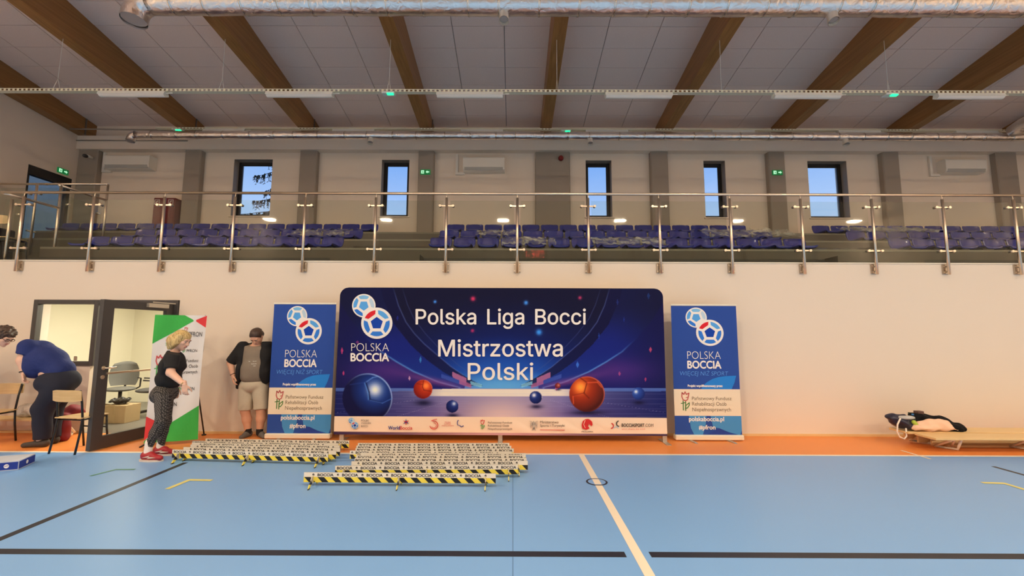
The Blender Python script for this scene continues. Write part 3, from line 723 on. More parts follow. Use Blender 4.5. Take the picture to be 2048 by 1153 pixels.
GLYPH = {'P':[445,[[60,0,60,509,235,509,263,507,289,503,312,497,332,487,350,476,366,462,379,447,390,430,398,411,404,391,407,370,409,348,407,325,404,304,398,284,390,265,379,248,366,233,350,219,332,207,312,198,289,191,263,187,235,186,109,186,109,242,233,242,252,243,269,246,284,250,297,256,308,264,318,272,327,282,333,294,338,306,342,319,344,333,344,348,344,362,342,376,338,389,333,402,326,413,318,423,308,431,297,439,284,444,268,449,251,451,232,452,125,452,125,0]]],'o':[415,[[207,-8,182,-7,159,-2,137,6,117,16,98,30,82,46,68,64,56,85,46,108,40,133,36,159,34,187,36,216,40,243,46,268,56,291,68,312,82,330,98,346,117,360,137,371,159,378,182,383,207,384,233,383,256,378,278,371,299,360,317,346,333,330,347,312,359,291,369,268,376,243,380,216,381,187,380,159,376,133,369,108,359,85,347,64,333,46,317,30,299,16,278,6,256,-2,233,-7],[207,46,226,48,242,51,257,57,270,66,282,76,292,89,300,102,307,117,312,134,316,151,318,169,319,187,318,206,316,224,312,242,307,258,300,274,292,287,282,300,270,310,257,319,242,325,226,329,207,330,189,329,173,325,158,319,145,310,134,300,124,287,115,274,108,258,103,242,99,224,97,206,96,187,97,169,99,151,103,134,108,117,115,102,124,89,134,76,145,66,158,57,173,51,189,48]]],'l':[189,[[139,-2,119,-1,101,3,86,10,74,20,65,33,58,47,54,65,53,84,53,509,114,509,114,99,114,87,115,77,117,68,120,62,124,58,130,54,137,53,146,52,160,53,170,54,181,3,162,-1,156,-2,151,-2,145,-2]]],'s':[365,[[182,-8,163,-7,145,-5,128,-2,112,3,98,10,84,18,72,27,62,38,53,50,45,63,40,78,36,94,94,107,99,92,105,79,114,69,124,60,136,54,150,49,165,46,181,45,200,46,217,50,232,55,244,62,255,71,262,81,267,91,268,103,267,112,265,121,260,129,254,136,246,142,237,147,225,151,212,155,149,170,125,177,104,186,87,196,72,208,61,222,53,237,48,255,47,274,48,290,51,305,57,319,65,332,75,343,87,354,100,363,115,370,131,377,149,381,167,384,187,384,206,384,223,381,239,378,254,372,267,366,279,358,290,349,299,339,307,328,314,316,319,303,324,290,268,277,264,288,258,298,251,307,243,316,232,323,219,328,205,331,187,333,171,332,156,329,143,324,131,317,121,308,114,299,110,289,109,277,110,267,112,258,117,250,124,243,133,237,144,232,157,227,172,223,229,209,254,202,275,194,292,183,306,171,317,158,325,142,330,125,331,107,330,90,326,75,321,61,312,47,302,35,290,24,276,15,260,6,242,0,223,-5,203,-7]]],'k':[381,[[110,137,110,212,121,212,284,379,360,379,184,199,177,199],[53,0,53,509,114,509,114,0],[294,0,148,186,191,229,372,0]]],'a':[389,[[160,-9,142,-8,126,-5,110,-1,94,5,80,12,68,22,57,32,48,45,40,58,35,73,31,90,30,108,31,123,34,138,38,150,43,161,50,171,58,179,67,187,78,193,89,199,100,203,112,207,125,211,138,213,152,216,165,218,178,220,234,227,244,228,252,230,259,232,265,235,270,238,273,243,275,248,276,255,276,257,275,268,273,279,271,288,267,297,262,304,256,311,248,317,240,322,230,326,220,329,208,330,196,331,183,330,171,329,159,326,149,322,140,318,132,313,124,307,118,301,112,294,107,288,103,281,100,274,41,291,48,308,57,322,67,335,79,346,91,355,104,364,118,370,133,375,148,379,163,382,179,384,194,384,204,384,215,383,227,382,239,379,251,376,263,372,275,367,286,360,296,353,306,343,315,333,322,320,329,306,333,290,336,272,337,251,337,0,277,0,277,52,272,52,269,45,264,38,258,32,252,25,244,18,236,12,226,6,215,1,203,-3,190,-6,176,-8],[170,45,187,46,202,49,216,53,228,59,239,66,248,74,257,83,263,93,269,104,272,115,275,126,276,138,276,190,273,188,270,186,265,184,259,182,253,180,246,179,239,177,231,176,200,171,175,168,165,166,154,164,144,162,134,159,125,155,117,150,110,145,103,139,98,132,95,124,93,115,92,105,92,95,94,87,98,79,102,72,107,66,114,61,121,56,130,52,139,49,149,47,159,46]]],'L':[393,[[60,0,60,509,125,509,125,57,361,57,361,0]]],'i':[167,[[53,0,53,379,114,379,114,0],[84,443,75,444,67,446,60,449,54,455,48,461,44,468,42,475,41,483,42,491,44,499,48,506,54,512,60,517,67,521,75,523,84,524,92,523,100,521,107,517,114,512,119,506,123,499,126,491,126,483,126,475,123,468,119,461,114,455,107,449,100,446,92,444]]],'g':[425,[[207,-151,187,-150,168,-148,150,-144,134,-140,119,-134,105,-127,93,-119,82,-110,73,-101,64,-91,57,-80,51,-69,101,-41,106,-47,110,-53,116,-59,122,-66,128,-72,136,-78,145,-83,154,-88,165,-92,178,-95,192,-97,207,-97,229,-96,249,-92,267,-85,282,-75,295,-62,304,-47,310,-28,311,-6,311,68,306,68,302,62,298,56,293,49,287,41,280,34,272,28,263,21,252,16,241,11,227,8,212,5,195,5,173,6,152,10,132,17,113,27,95,39,80,53,67,71,55,90,46,112,39,136,35,163,34,191,35,220,39,246,46,271,55,293,66,314,80,332,95,347,112,361,131,371,152,378,173,383,196,384,213,384,228,382,242,378,253,373,264,367,273,360,281,353,288,346,294,338,299,331,304,325,308,319,313,319,313,379,372,379,372,-9,371,-32,367,-54,360,-73,350,-90,338,-104,324,-117,308,-127,291,-136,271,-142,251,-147,229,-150],[205,59,222,60,237,63,251,68,264,75,275,84,285,95,293,107,300,121,305,137,309,154,312,172,312,193,312,212,309,231,305,248,300,264,293,278,285,291,275,303,264,312,251,320,237,325,222,329,205,330,188,329,172,325,158,320,145,312,134,302,124,290,115,277,109,262,103,246,99,229,97,212,96,193,97,173,99,155,103,138,109,123,116,108,124,96,134,85,145,76,158,68,172,63,188,60]]],'B':[456,[[60,0,60,509,241,509,266,508,289,504,310,499,329,491,345,481,359,469,371,456,381,442,388,426,394,410,397,392,398,374,397,358,395,344,392,331,387,320,380,310,373,301,365,293,356,286,347,280,336,275,326,270,315,267,315,262,327,261,339,257,351,252,363,245,374,237,385,227,394,216,402,203,409,189,414,173,417,155,418,136,417,117,413,100,408,83,400,67,390,52,377,39,362,28,344,18,324,10,301,4,275,1,247,0],[125,57,245,57,272,58,296,63,315,70,330,80,341,92,349,105,354,120,355,137,355,149,352,161,348,173,342,184,335,194,327,203,317,211,306,218,293,224,279,228,264,230,248,231,125,231],[125,285,238,285,252,286,265,288,277,291,288,296,299,302,308,309,316,317,323,326,329,337,333,348,335,359,336,372,334,388,330,403,323,417,313,429,299,439,283,446,263,450,240,452,125,452]]],'c':[396,[[207,-8,182,-7,159,-2,137,6,117,16,98,30,82,46,68,64,56,85,46,108,40,133,36,159,34,187,36,216,40,243,46,268,56,291,68,312,82,330,98,346,117,360,137,371,159,378,182,383,207,384,221,384,234,383,247,380,260,377,272,373,284,368,295,362,305,356,315,349,324,341,332,332,340,322,347,312,353,301,358,289,362,277,303,262,301,269,298,276,294,283,290,289,286,295,281,301,276,306,270,311,264,315,257,319,250,322,242,325,234,327,226,329,217,329,207,330,189,329,173,325,158,319,145,310,134,300,124,287,115,274,108,258,103,242,99,224,97,206,96,187,97,169,99,151,103,134,108,117,115,102,124,89,134,76,145,66,158,57,173,51,189,48,207,46,217,47,226,48,234,49,243,52,250,54,258,58,264,62,271,66,277,71,282,76,287,82,292,89,296,95,299,102,302,110,304,117,363,102,359,90,354,78,348,67,341,56,334,46,325,37,316,29,306,21,296,15,285,9,273,4,261,-1,248,-4,235,-6,221,-8]]],'M':[628,[[60,0,60,509,152,509,277,187,287,159,299,123,311,84,322,49,307,49,318,83,330,121,342,158,352,187,476,509,568,509,568,0,504,0,504,291,504,327,505,369,506,413,507,457,513,457,509,445,505,433,502,421,498,409,482,363,467,322,456,291,342,0,286,0,170,291,159,321,145,361,129,408,112,457,119,457,120,416,121,372,122,328,122,291,122,0]]],'t':[227,[[204,379,204,327,6,327,6,379],[65,471,126,471,126,98,127,86,128,76,132,68,136,61,142,56,150,53,159,51,170,50,185,51,202,54,213,2,208,0,203,-1,198,-2,192,-3,186,-3,180,-4,174,-4,168,-4,145,-3,125,2,107,10,92,21,80,35,72,52,67,71,65,93]]],'r':[259,[[53,0,53,379,112,379,112,321,115,321,122,335,130,347,140,358,152,367,166,375,181,380,196,384,213,385,229,384,243,384,243,322,230,324,224,325,219,325,213,326,207,326,194,325,182,323,170,319,159,315,149,309,140,301,132,293,126,284,121,273,117,262,114,250,114,237,114,0]]],'z':[380,[[42,0,42,46,254,320,254,323,48,323,48,379,333,379,333,331,126,60,126,56,339,56,339,0]]],'w':[567,[[138,0,23,379,87,379,133,214,138,196,143,177,149,157,154,137,159,115,165,91,170,67,175,41,165,41,170,66,175,90,180,113,186,135,191,156,196,176,201,195,206,214,252,379,316,379,362,214,366,196,371,176,376,157,382,136,387,114,392,91,397,67,402,41,391,41,397,66,402,90,408,113,413,135,418,156,423,176,429,195,434,214,480,379,545,379,429,0,368,0,319,172,305,225,301,239,297,252,294,266,291,280,277,338,291,338,277,280,263,225,259,211,255,198,252,185,248,172,199,0]]]}
def fill_outline(cs):
    """trapezoids covering the inside of a set of outlines (non-zero winding)"""
    E_ = [(c[i], c[(i + 1) % len(c)]) for c in cs for i in range(len(c))]; ys = sorted({p[1] for c in cs for p in c}); cuts = set(ys)
    for i, (a, b) in enumerate(E_):
        for c, d in E_[i + 1:]:
            den = (b[0] - a[0]) * (d[1] - c[1]) - (b[1] - a[1]) * (d[0] - c[0])
            if abs(den) < 1e-9: continue
            t = ((c[0] - a[0]) * (d[1] - c[1]) - (c[1] - a[1]) * (d[0] - c[0])) / den; u = ((c[0] - a[0]) * (b[1] - a[1]) - (c[1] - a[1]) * (b[0] - a[0])) / den
            if 0 < t < 1 and 0 < u < 1: cuts.add(round(a[1] + t * (b[1] - a[1]), 3))
    ys = sorted(cuts); out = []
    for y0, y1 in zip(ys[:-1], ys[1:]):
        if y1 - y0 < .5: continue
        ym = (y0 + y1) / 2; hit = []
        for a, b in E_:
            if (a[1] - ym) * (b[1] - ym) < 0:
                X = lambda y: a[0] + (b[0] - a[0]) * (y - a[1]) / (b[1] - a[1])
                hit.append((X(ym), X(y0), X(y1), 1 if b[1] > a[1] else -1))
        hit.sort(); wn = 0
        for h, h2 in zip(hit[:-1], hit[1:]):
            wn += h[3]
            if wn: out.append([(h[1], y0), (h2[1], y0), (h2[2], y1), (h[2], y1)])
    return out
FILL = {ch: fill_outline([[(c[i], c[i + 1]) for i in range(0, len(c), 2)] for c in cs]) for ch, (adv, cs) in GLYPH.items()}
def gtext(P, txt, x0, y0, x1, y1, m, layer=2):
    """headline lettering from the outlines above, fitted between x0..x1, capital height y0..y1"""
    G = []; x = 0
    for ch in txt:
        if ch == ' ': x += 280; continue
        G += [[(x + u, v) for u, v in q] for q in FILL[ch]]; x += GLYPH[ch][0]
    lo = min(p[0] for q in G for p in q); hi = max(p[0] for q in G for p in q); cap = float(max(p[1] for q in FILL['P'] for p in q))
    for n, (sx, sy) in enumerate(((-.55, 0), (.55, 0), (0, -.55), (0, .55), (0, 0))):
        for q in G: P.mb.add([P.fn(sx + x0 + (u - lo) / (hi - lo) * (x1 - x0), sy + y1 - v / cap * (y1 - y0), layer + n * .3) for u, v in q], [(0, 1, 2, 3)], P.mi(m))

# ------------------------------------------------------------------ office behind the glazed wall
M_OFFW = mat('office_wall', (.80, .76, .62), .8, noise=(1, .02))
struct(MB().box(-8.6, -4.3, 6.95, 10.0, -.2, 0.0), 'floor_office', M_GREYF)
struct(MB().box(-8.7, -4.2, 10.0, 10.1, 0, 2.45), 'wall_office', M_OFFW)
struct(MB().box(-8.7, -8.6, 7.2, 10.0, 0, 2.45), 'wall_office', M_OFFW)
struct(MB().box(-4.3, -4.2, 7.2, 10.0, 0, 2.45), 'wall_office', M_OFFW)
struct(MB().box(-8.7, -4.2, 7.2, 10.0, 2.44, 2.45), 'ceiling_office', M_OFFW)
# frames
fr = MB(); t_ = .07; a, b = WX
fr.bbox(a, a + t_, YW - .02, YW + .07, 1.02, 2.055, .004); fr.bbox(b - .0, b + t_, YW - .02, YW + .07, 1.02, 2.055, .004)
fr.bbox(a + t_, b, YW - .02, YW + .07, 1.985, 2.055, .004); fr.bbox(a + t_, b, YW - .02, YW + .07, 1.02, 1.09, .004)
w6 = struct(fr, 'window_6', M_DARK, 'office window in a dark grey frame beside the open door')
MB().box(a + t_, b, YW + .02, YW + .03, 1.09, 1.985).build('pane', M_WGLASS, w6)
MB().bbox(b - .22, b - .17, YW - .035, YW - .02, 1.10, 1.17, .004).build('latch', M_STEEL2, w6)
dr_ = MB(); dr_.bbox(b + t_, DX[1] + .05, YW - .02, YW + .07, 1.985, 2.055, .004); dr_.bbox(DX[1] - .03, DX[1] + .05, YW - .02, YW + .07, 0, 1.985, .004)
door1 = struct(dr_, 'door_1', M_DARK, 'dark grey framed glass door standing open towards the floor')
hx, hy = -5.38, 6.92; ex, ey = -5.50, 5.87; LL = math.hypot(ex - hx, ey - hy); du = np.array([(ex - hx) / LL, (ey - hy) / LL]); dn = np.array([-du[1], du[0]])   # dn -> +X side
if dn[0] < 0: dn = -dn
def LP(u, t, z): return (hx + du[0] * u + dn[0] * t, hy + du[1] * u + dn[1] * t, z)
def lbox(m, u0, u1, t0, t1, z0, z1, mi=0):
    V = [LP(u, t, z) for u in (u0, u1) for t in (t0, t1) for z in (z0, z1)]
    return m.add(V, [(0, 1, 3, 2), (4, 6, 7, 5), (0, 4, 5, 1), (2, 3, 7, 6), (0, 2, 6, 4), (1, 5, 7, 3)], mi)
lf = MB(); ZT = 1.985
lbox(lf, 0, .11, -.03, .03, .012, ZT); lbox(lf, LL - .145, LL, -.03, .03, .012, ZT); lbox(lf, .11, LL - .145, -.03, .03, ZT - .11, ZT); lbox(lf, .11, LL - .145, -.03, .03, .012, .17)
leaf = lf.build('door_leaf', M_DARK, door1)
lbox(MB(), .11, LL - .145, -.006, .006, .17, ZT - .11).build('pane', M_WGLASS, leaf)
hd = MB(); 
hd.tube([LP(LL - .07, .03, 1.07), LP(LL - .07, .085, 1.07), LP(LL - .20, .085, 1.07)], .010, 8)
for z in (1.07, .95): hd.tube([LP(LL - .07, .03, z), LP(LL - .07, .04, z)], .026, 14)
hd.tube([LP(LL - .07, -.03, 1.07), LP(LL - .07, -.085, 1.07), LP(LL - .18, -.085, 1.07)], .010, 8); hd.tube([LP(LL - .07, -.03, 1.07), LP(LL - .07, -.04, 1.07)], .026, 14)
hd.build('handle', M_STEEL, leaf)
lbox(MB(), .05, LL - .10, .045, .07, .985, 1.01).build('pull_bar', M_STEEL, leaf)
lbox(MB(), .12, .45, .03, .075, ZT - .07, ZT - .01).build('door_closer', mat('closer_silver', (.6, .57, .5), .4, .7), leaf)
lbox(MB(), .02, .40, .078, .088, ZT + .0, ZT + .015).build('closer_arm', MATS['closer_silver'], leaf)
# office chairs and box
M_CHG = mat('office_chair_grey', (.13, .13, .12), .7); M_CHB = mat('office_chair_dark', (.045, .045, .045), .7)
def office_chair(x, y, rz, m, label, sc=1.0):
    t = thing('office_chair', label, 'office chair', (x, y, 0), rz); OFF[t.name] = np.zeros(3)
    B = Blob(.02); B.ell((0, 0, .47), (.24, .23, .045)); B.to(MB0 := MB(), .015); MB0.build('seat', m, t)
    q = MB(); n1, n2 = 12, 9; V = []; Fs = []
    for j in range(n2):
        v = j / (n2 - 1); z = .52 + .48 * sc * v; w = .23 * math.sin(PI * (.22 + .6 * v)) ** .5
        for i in range(n1 + 1):
            u = -1 + 2 * i / n1; V.append((w * u, .26 - .10 * u * u + .04 * v - .02, z - .04 * abs(u) ** 2 * v))
    for j in range(n2 - 1):
        for i in range(n1): k = j * (n1 + 1) + i; Fs.append((k, k + 1, k + n1 + 2, k + n1 + 1))
    N = len(V); V2 = [(a_ * .98, b_ + .03, c_) for a_, b_, c_ in V]
    q.add(V + V2, Fs + [tuple(N + i for i in f)[::-1] for f in Fs] + [(i, i + 1, N + i + 1, N + i) for i in range((n2 - 1) * (n1 + 1), (n2 - 1) * (n1 + 1) + n1)], 0, True)
    q.build('backrest', m, t)
    s_ = MB(); s_.tube([(0, 0, .08), (0, 0, .45)], .03); s_.tube([(0, .1, .45), (0, .28, .47), (0, .29, .6)], .018)
    for k in range(5): a_ = 2 * PI * k / 5; s_.tube([(0, 0, .10), (.28 * math.cos(a_), .28 * math.sin(a_), .06)], [.025, .015], 8); s_.ell((.28 * math.cos(a_), .28 * math.sin(a_), .028), (.028, .028, .028), 10, 8)
    s_.build('base', M_BLACK, t)
    for sx in (-1, 1): MB().tube([(sx * .22, 0, .46), (sx * .28, .02, .5), (sx * .28, .05, .66), (sx * .27, -.12, .68)], .014, 8).build('armrest', M_BLACK, t)
    return t
office_chair(-7.45, 8.5, .5, M_CHG, 'grey office chair seen through the open door, behind the cardboard box', .95)
office_chair(-6.75, 8.35, -.9, M_CHB, 'dark office chair inside the office, right of the grey one', 1.15)
M_CARD = mat('cardboard', (.42, .30, .16), .8, noise=(12, .08)); M_TAPE = mat('tape_brown', (.48, .37, .20), .3)
def carton(x0, x1, y0, y1, z0, z1, label, m=M_CARD, flaps=True):
    t = thing('cardboard_box', label, 'box', ((x0 + x1) / 2, (y0 + y1) / 2, z0))
    MB().bbox(x0, x1, y0, y1, z0, z1, .006).build('carton', m, t)
    if flaps:
        xm = (x0 + x1) / 2
        MB().box(xm - .003, xm + .003, y0 - .001, y0 + .002, z0 + .01, z1).build('seam', M_TAPE, t)
        MB().box(x0, x1, (y0 + y1) / 2 - .02, (y0 + y1) / 2 + .02, z1, z1 + .001).build('tape', M_TAPE, t)
        MB().add([(x0, y0, z1), (xm, y0, z1), (xm - .02, y0 - .06, z1 + .03), (x0, y0 - .05, z1 + .05)], [(0, 1, 2, 3)]).build('flap', m, t)
    return t
carton(-6.96, -6.60, 7.66, 7.98, 0, .30, 'cardboard box on the office floor behind the open glass door')
B = Blob(.02, .016, 44); B.ell((-6.85, 7.82, .355), (.15, .10, .045)); B.ell((-6.74, 7.80, .38), (.09, .08, .03)); q = MB(); B.to(q, .012)
tag(q.build('cloth_bundle', M_BLACK), 'black bundle lying on the cardboard box in the office', 'cloth')

# ------------------------------------------------------------------ printed backdrop
def pfn(Y, lift=.0012, dy=0.):
    """picture coordinates -> the upright print plane at depth Y"""
    return lambda x, y, l: tuple(aty(x, y, Y) - np.array([0, dy + lift * l, 0]))
def omat(r, g, b, rough=.6): return mat(f'print_{r}_{g}_{b}', obs(r, g, b), rough, spec=.06)
PW_ = omat(226, 212, 200); PCY = omat(84, 150, 212); PLB = omat(120, 172, 214); PDB = omat(28, 62, 150); PRED = omat(205, 38, 48)
PGREY = omat(176, 190, 200); PGR = omat(62, 145, 66); PTXT = omat(70, 64, 60); PMID = omat(52, 112, 190); PCREAM = omat(222, 200, 172)
YP = 6.5
bd = thing('backdrop_wall', 'wide dark blue fabric backdrop with Polska Liga Bocci lettering and printed balls', 'backdrop', (-.17, 6.55, 0))
def rr(px, py):       # outline in picture coordinates of the fabric, rounded top corners
    return
TLx, TRx, TY_, BY_ = 680, 1326, 575.5, 873.5
def bcol(px, py):
    """printed artwork colours, display sRGB 0..1, from picture coordinates"""
    c = np.zeros(px.shape + (3,)); cx = 1003.
    def mixc(col, a):
        nonlocal c
        a = np.clip(a, 0, 1)[..., None]; c = c * (1 - a) + np.array(col) / 255. * a
    def sst(x, a, b): t = np.clip((x - a) / (b - a), 0, 1); return t * t * (3 - 2 * t)
    c[:] = np.array((24, 23, 46)) / 255.
    r0 = np.sqrt(((px - cx) / 330) ** 2 + ((py - 790) / 190) ** 2)
    mixc((20, 34, 104), (1 - sst(r0, .30, 1.10)) * .95)
    r1 = np.sqrt(((px - cx) / 190) ** 2 + ((py - 770) / 95) ** 2)
    mixc((36, 92, 185), (1 - sst(r1, .2, 1.1)) * .85)
    r2 = np.sqrt(((px - cx) / 130) ** 2 + ((py - 775) / 34) ** 2)
    mixc((96, 165, 215), (1 - sst(r2, .1, 1.2)) * .85)
    ax = np.abs(px - cx)
    def swoosh(ys, axs):
        f = np.interp(py, ys, axs); df = (np.interp(py + 2, ys, axs) - np.interp(py - 2, ys, axs)) / 4; return f, np.abs(ax - f) / np.sqrt(1 + df * df)
    f1, d1 = swoosh([560, 578, 612, 645, 668, 688, 712, 734, 754, 772], [221, 216, 206, 191, 174, 155, 127, 101, 72, 38])
    f2, d2 = swoosh([560, 578, 610, 638, 668, 694, 714, 731, 752, 770], [203, 198, 188, 175, 152, 128, 106, 86, 56, 20])
    f3, d3 = swoosh([560, 600, 640, 675, 704, 724, 744, 764, 776], [340, 326, 302, 272, 241, 210, 175, 128, 84])
    fo, _ = swoosh([560, 600, 650, 690, 720, 745, 768], [246, 236, 214, 182, 150, 116, 74])
    side = (ax > fo) & (py < 778); mixc((25, 34, 108), side * (.25 + .75 * sst(py, 600, 700)) * (1 - sst(ax, 215, 330) * .6))
    mixc((22, 22, 56), ((ax > f1) & (ax < fo) & (py < 772)) * .8)
    mixc((30, 62, 140), ((ax < f3) & (ax > fo)) * sst(py, 690, 770) * .5)
    mixc((24, 22, 72), ((ax > f3) & (py < 776)) * .45)
    pur = np.exp(-((ax - 225) / 75) ** 2 - ((py - 742) / 26) ** 2); mixc((74, 42, 112), pur * .75 * (ax > f3))
    for dd_, w, col, am, y0, y1 in ((d1, 1.0, (96, 112, 176), .5, 575, 745), (d2, .8, (66, 76, 130), .5, 575, 740), (d3, 1.5, (88, 146, 208), .75, 690, 772)):
        mixc(col, np.exp(-(dd_ / w) ** 2) * am * sst(py, y0 - 20, y0 + 40) * (py < y1 + 6))
    pink = np.exp(-((ax - 130) / 60) ** 2 - ((py - (773 - (ax - 90) * .22)) / 7) ** 2); mixc((150, 70, 130), pink * .55)
    # block steps at the end of the stands
    for a0, a1, y0, y1, sl, col in ((70, 98, 757, 768, .45, (190, 110, 150)), (70, 120, 766, 774, .35, (60, 80, 160)), (60, 84, 769, 777, .35, (170, 90, 130)), (40, 62, 769, 776, .28, (130, 190, 215)), (80, 165, 735, 757, -.0, None)):
        if col is None: continue
        m = (ax > a0) & (ax < a1) & (py > y0 - (ax - a0) * sl) & (py < y1 - (ax - a0) * sl); mixc(col, m * .75)
    # the printed floor
    fl = py > 778; h = sst(py, 778, 835)
    base = np.stack([112 - 20 * h, 108 - 30 * h, 158 - 20 * h], -1) / 255.; side = np.clip((ax - 120) / 220, 0, 1)[..., None] ** .8
    base = base * (1 - side) + np.array((24, 30, 84)) / 255. * side
    cw = np.exp(-(ax / 95) ** 2) * (.30 + .55 * h); base = base * (1 - cw[..., None]) + np.array((222, 190, 178)) / 255. * cw[..., None]
    c = np.where(fl[..., None], base, c)
    hs = (py > 779) & (py < 793) & (ax < 190); mixc((222, 208, 190), hs * (1 - sst(ax, 110, 190)) * .95)
    hz = (py > 777) & (py < 783) & (ax > 170); mixc((80, 110, 180), hz * .7)
    mixc((150, 150, 190), fl * (np.abs((py - 793) % 5.) < .7) * .18)
    for dxs in (-170, -95, 95, 170):
        line = np.abs((px - cx) - dxs * (1 + (py - 800) / 28)) < .8; mixc((170, 160, 195), line * fl * (py > 800) * .4)
    # printed stars
    for sx, sy, sr, col in ((870, 604, 5, (70, 140, 230)), (946, 598, 8, (200, 50, 90)), (1052, 606, 7, (70, 140, 230)), (1078, 665, 10, (60, 140, 230)), (945, 662, 6, (170, 45, 95)), (1160, 596, 6, (170, 50, 90)), (1003, 700, 2, (90, 140, 220))):
        mixc(col, np.exp(-((px - sx) ** 2 + (py - sy) ** 2) / (sr * .55) ** 2) * 1.1)
    # small shards
    for sx, sy, w, h_, col in ((684, 702, 2.5, 7, (190, 60, 110)), (715, 685, 3, 4, (120, 50, 110)), (687, 747, 2, 5, (190, 60, 110)), (841, 720, 2.5, 7, (60, 130, 190)), (819, 757, 2.2, 5, (200, 150, 180)), (1155, 730, 3, 7, (60, 110, 200)),
                               (1301, 700, 3, 6, (190, 70, 100)), (1239, 748, 2.5, 5, (160, 70, 120)), (1291, 759, 2, 5, (170, 60, 100)), (1113, 778, 3, 5, (190, 90, 140)), (1198, 672, 1.5, 7, (35, 60, 140)), (1297, 592, 3, 7, (30, 50, 100)), (1235, 605, 2, 7, (35, 45, 105)), (795, 637, 2, 6, (35, 40, 120)), (1248, 640, 1.5, 6, (35, 50, 120))):
        mixc(col, ((np.abs(px - sx) / w + np.abs(py - sy) / h_) < 1) * .85)
    # printed balls
    def ball(bx, by, r, dark, midc, hi, lx, ly, hr, rim=None, shadow=True, ry=1.0):
        if shadow: mixc((24, 22, 50), np.exp(-((px - bx - 1) / (r * .9)) ** 2 - ((py - by - r * 1.45) / (r * .32)) ** 2) * .85 * (r < 30) + 0 * px)
        d = np.sqrt((px - bx) ** 2 + ((py - by) / ry) ** 2) / r; m = sst(-d, -1.02, -.98)
        l = np.sqrt((px - lx) ** 2 + (py - ly) ** 2) / (r * (1.0 if r > 45 else 1.35)); a = 1 - np.clip(l, 0, 1)
        col = np.array(dark)[None] * np.ones(px.shape + (1,)); col = col * (1 - (a ** .8)[..., None]) + np.array(midc) * (a ** .8)[..., None]
        g_ = np.exp(-((px - lx) ** 2 + (py - ly) ** 2) / (hr * r) ** 2)[..., None]; col = col * (1 - g_) + np.array(hi) * g_
        if rim is not None:
            e = (np.exp(-((d - .975) / .03) ** 2) * np.clip(.25 + (px - bx) / r * .5 - (py - by) / r * .35, 0, 1))[..., None]; col = col * (1 - e) + np.array(rim) * e
        nonlocal c
        c = c * (1 - m[..., None]) + col / 255. * m[..., None]
    def seam(pts, w, col, am, bx, by, r):
        for (x0, y0), (x1, y1) in zip(pts[:-1], pts[1:]):
            dx, dy_ = x1 - x0, y1 - y0; L2 = dx * dx + dy_ * dy_; t = np.clip(((px - x0) * dx + (py - y0) * dy_) / L2, 0, 1)
            d = np.hypot(px - x0 - t * dx, py - y0 - t * dy_); mixc(col, np.exp(-(d / w) ** 2) * am * (((px - bx) ** 2 + (py - by) ** 2) < r * r))
    ball(735, 797, 50, (22, 22, 58), (30, 70, 160), (225, 225, 225), 750, 780, .27, (170, 190, 240), False)
    seam([(732, 765), (738, 785), (740, 800), (762, 806)], 1.4, (20, 28, 70), .9, 735, 797, 50); seam([(729, 766), (736, 786), (737, 800)], 1.0, (90, 140, 210), .7, 735, 797, 50)
    seam([(732, 765), (745, 756), (757, 753)], 1.2, (110, 150, 220), .6, 735, 797, 50); seam([(740, 801), (765, 807), (783, 798)], 1.0, (70, 110, 190), .6, 735, 797, 50); seam([(700, 770), (732, 765)], 1, (40, 60, 130), .6, 735, 797, 50)
    ball(846, 779, 19, (110, 26, 24), (205, 62, 30), (240, 130, 60), 852, 772, .35, (220, 130, 110))
    seam([(847, 762), (845, 775), (848, 781), (862, 783)], .8, (90, 22, 20), .8, 846, 779, 19); seam([(834, 768), (845, 770)], .8, (90, 22, 20), .6, 846, 779, 19)
    ball(904.5, 813.5, 12.5, (20, 24, 70), (36, 56, 130), (190, 200, 230), 908, 808, .3)
    ball(1071.5, 795.5, 12.8, (20, 24, 66), (36, 56, 130), (230, 225, 230), 1068, 791, .3, (225, 215, 220))
    ball(1115.5, 772, 5.6, (80, 24, 30), (150, 60, 60), (190, 110, 90), 1117, 771, .4)
    ball(1277, 788, 12.5, (26, 40, 100), (50, 84, 168), (215, 220, 235), 1272, 784, .28)
    mixc((24, 20, 46), np.exp(-((px - 1175) / 32) ** 2 - ((py - 826) / 5) ** 2) * .85)
    ball(1174, 789, 35.5, (70, 28, 26), (195, 58, 28), (250, 150, 60), 1161, 775, .34, (230, 110, 80), False)
    seam([(1160, 756), (1174, 766), (1168, 787), (1147, 792)], 1.1, (90, 24, 18), .85, 1174, 789, 35.5); seam([(1168, 787), (1178, 797)], 1.1, (80, 24, 18), .7, 1174, 789, 35.5)
    seam([(1174, 766), (1195, 765), (1203, 775)], 1.1, (235, 95, 55), .7, 1174, 789, 35.5); seam([(1146, 794), (1147, 808)], 1.0, (235, 95, 55), .7, 1174, 789, 35.5); seam([(1146, 793), (1167, 788)], 1.0, (235, 95, 55), .5, 1174, 789, 35.5)
    # white sponsor strip and dark hem
    yl = 833 + (px - 675) * (836.5 - 833) / 655; y2 = 864 + (px - 675) * (869 - 864) / 655
    mixc((226, 200, 174), sst(py, yl - .4, yl + .4)); fade = np.exp(-((px - 1003) / 230) ** 2)
    hem = np.stack([40 + 150 * fade, 30 + 110 * fade, 62 + 80 * fade], -1) / 255.; hm = sst(py, y2 - .5, y2 + .5)[..., None]; c = c * (1 - hm) + hem * hm
    return np.clip(c, 0, 1)
NX, NZ = 600, 270
xs_ = np.linspace(0, 1, NX + 1); zs_ = np.linspace(0, 1, NZ + 1)
A_ = [aty(680, TY_, YP), aty(1326, TY_ + 1.5, YP), aty(667, 866, YP), aty(1335, 873, YP)]
ZT_, ZB_ = 2.222, .095; X0_, X1_ = -2.568, 2.222; RC = .13
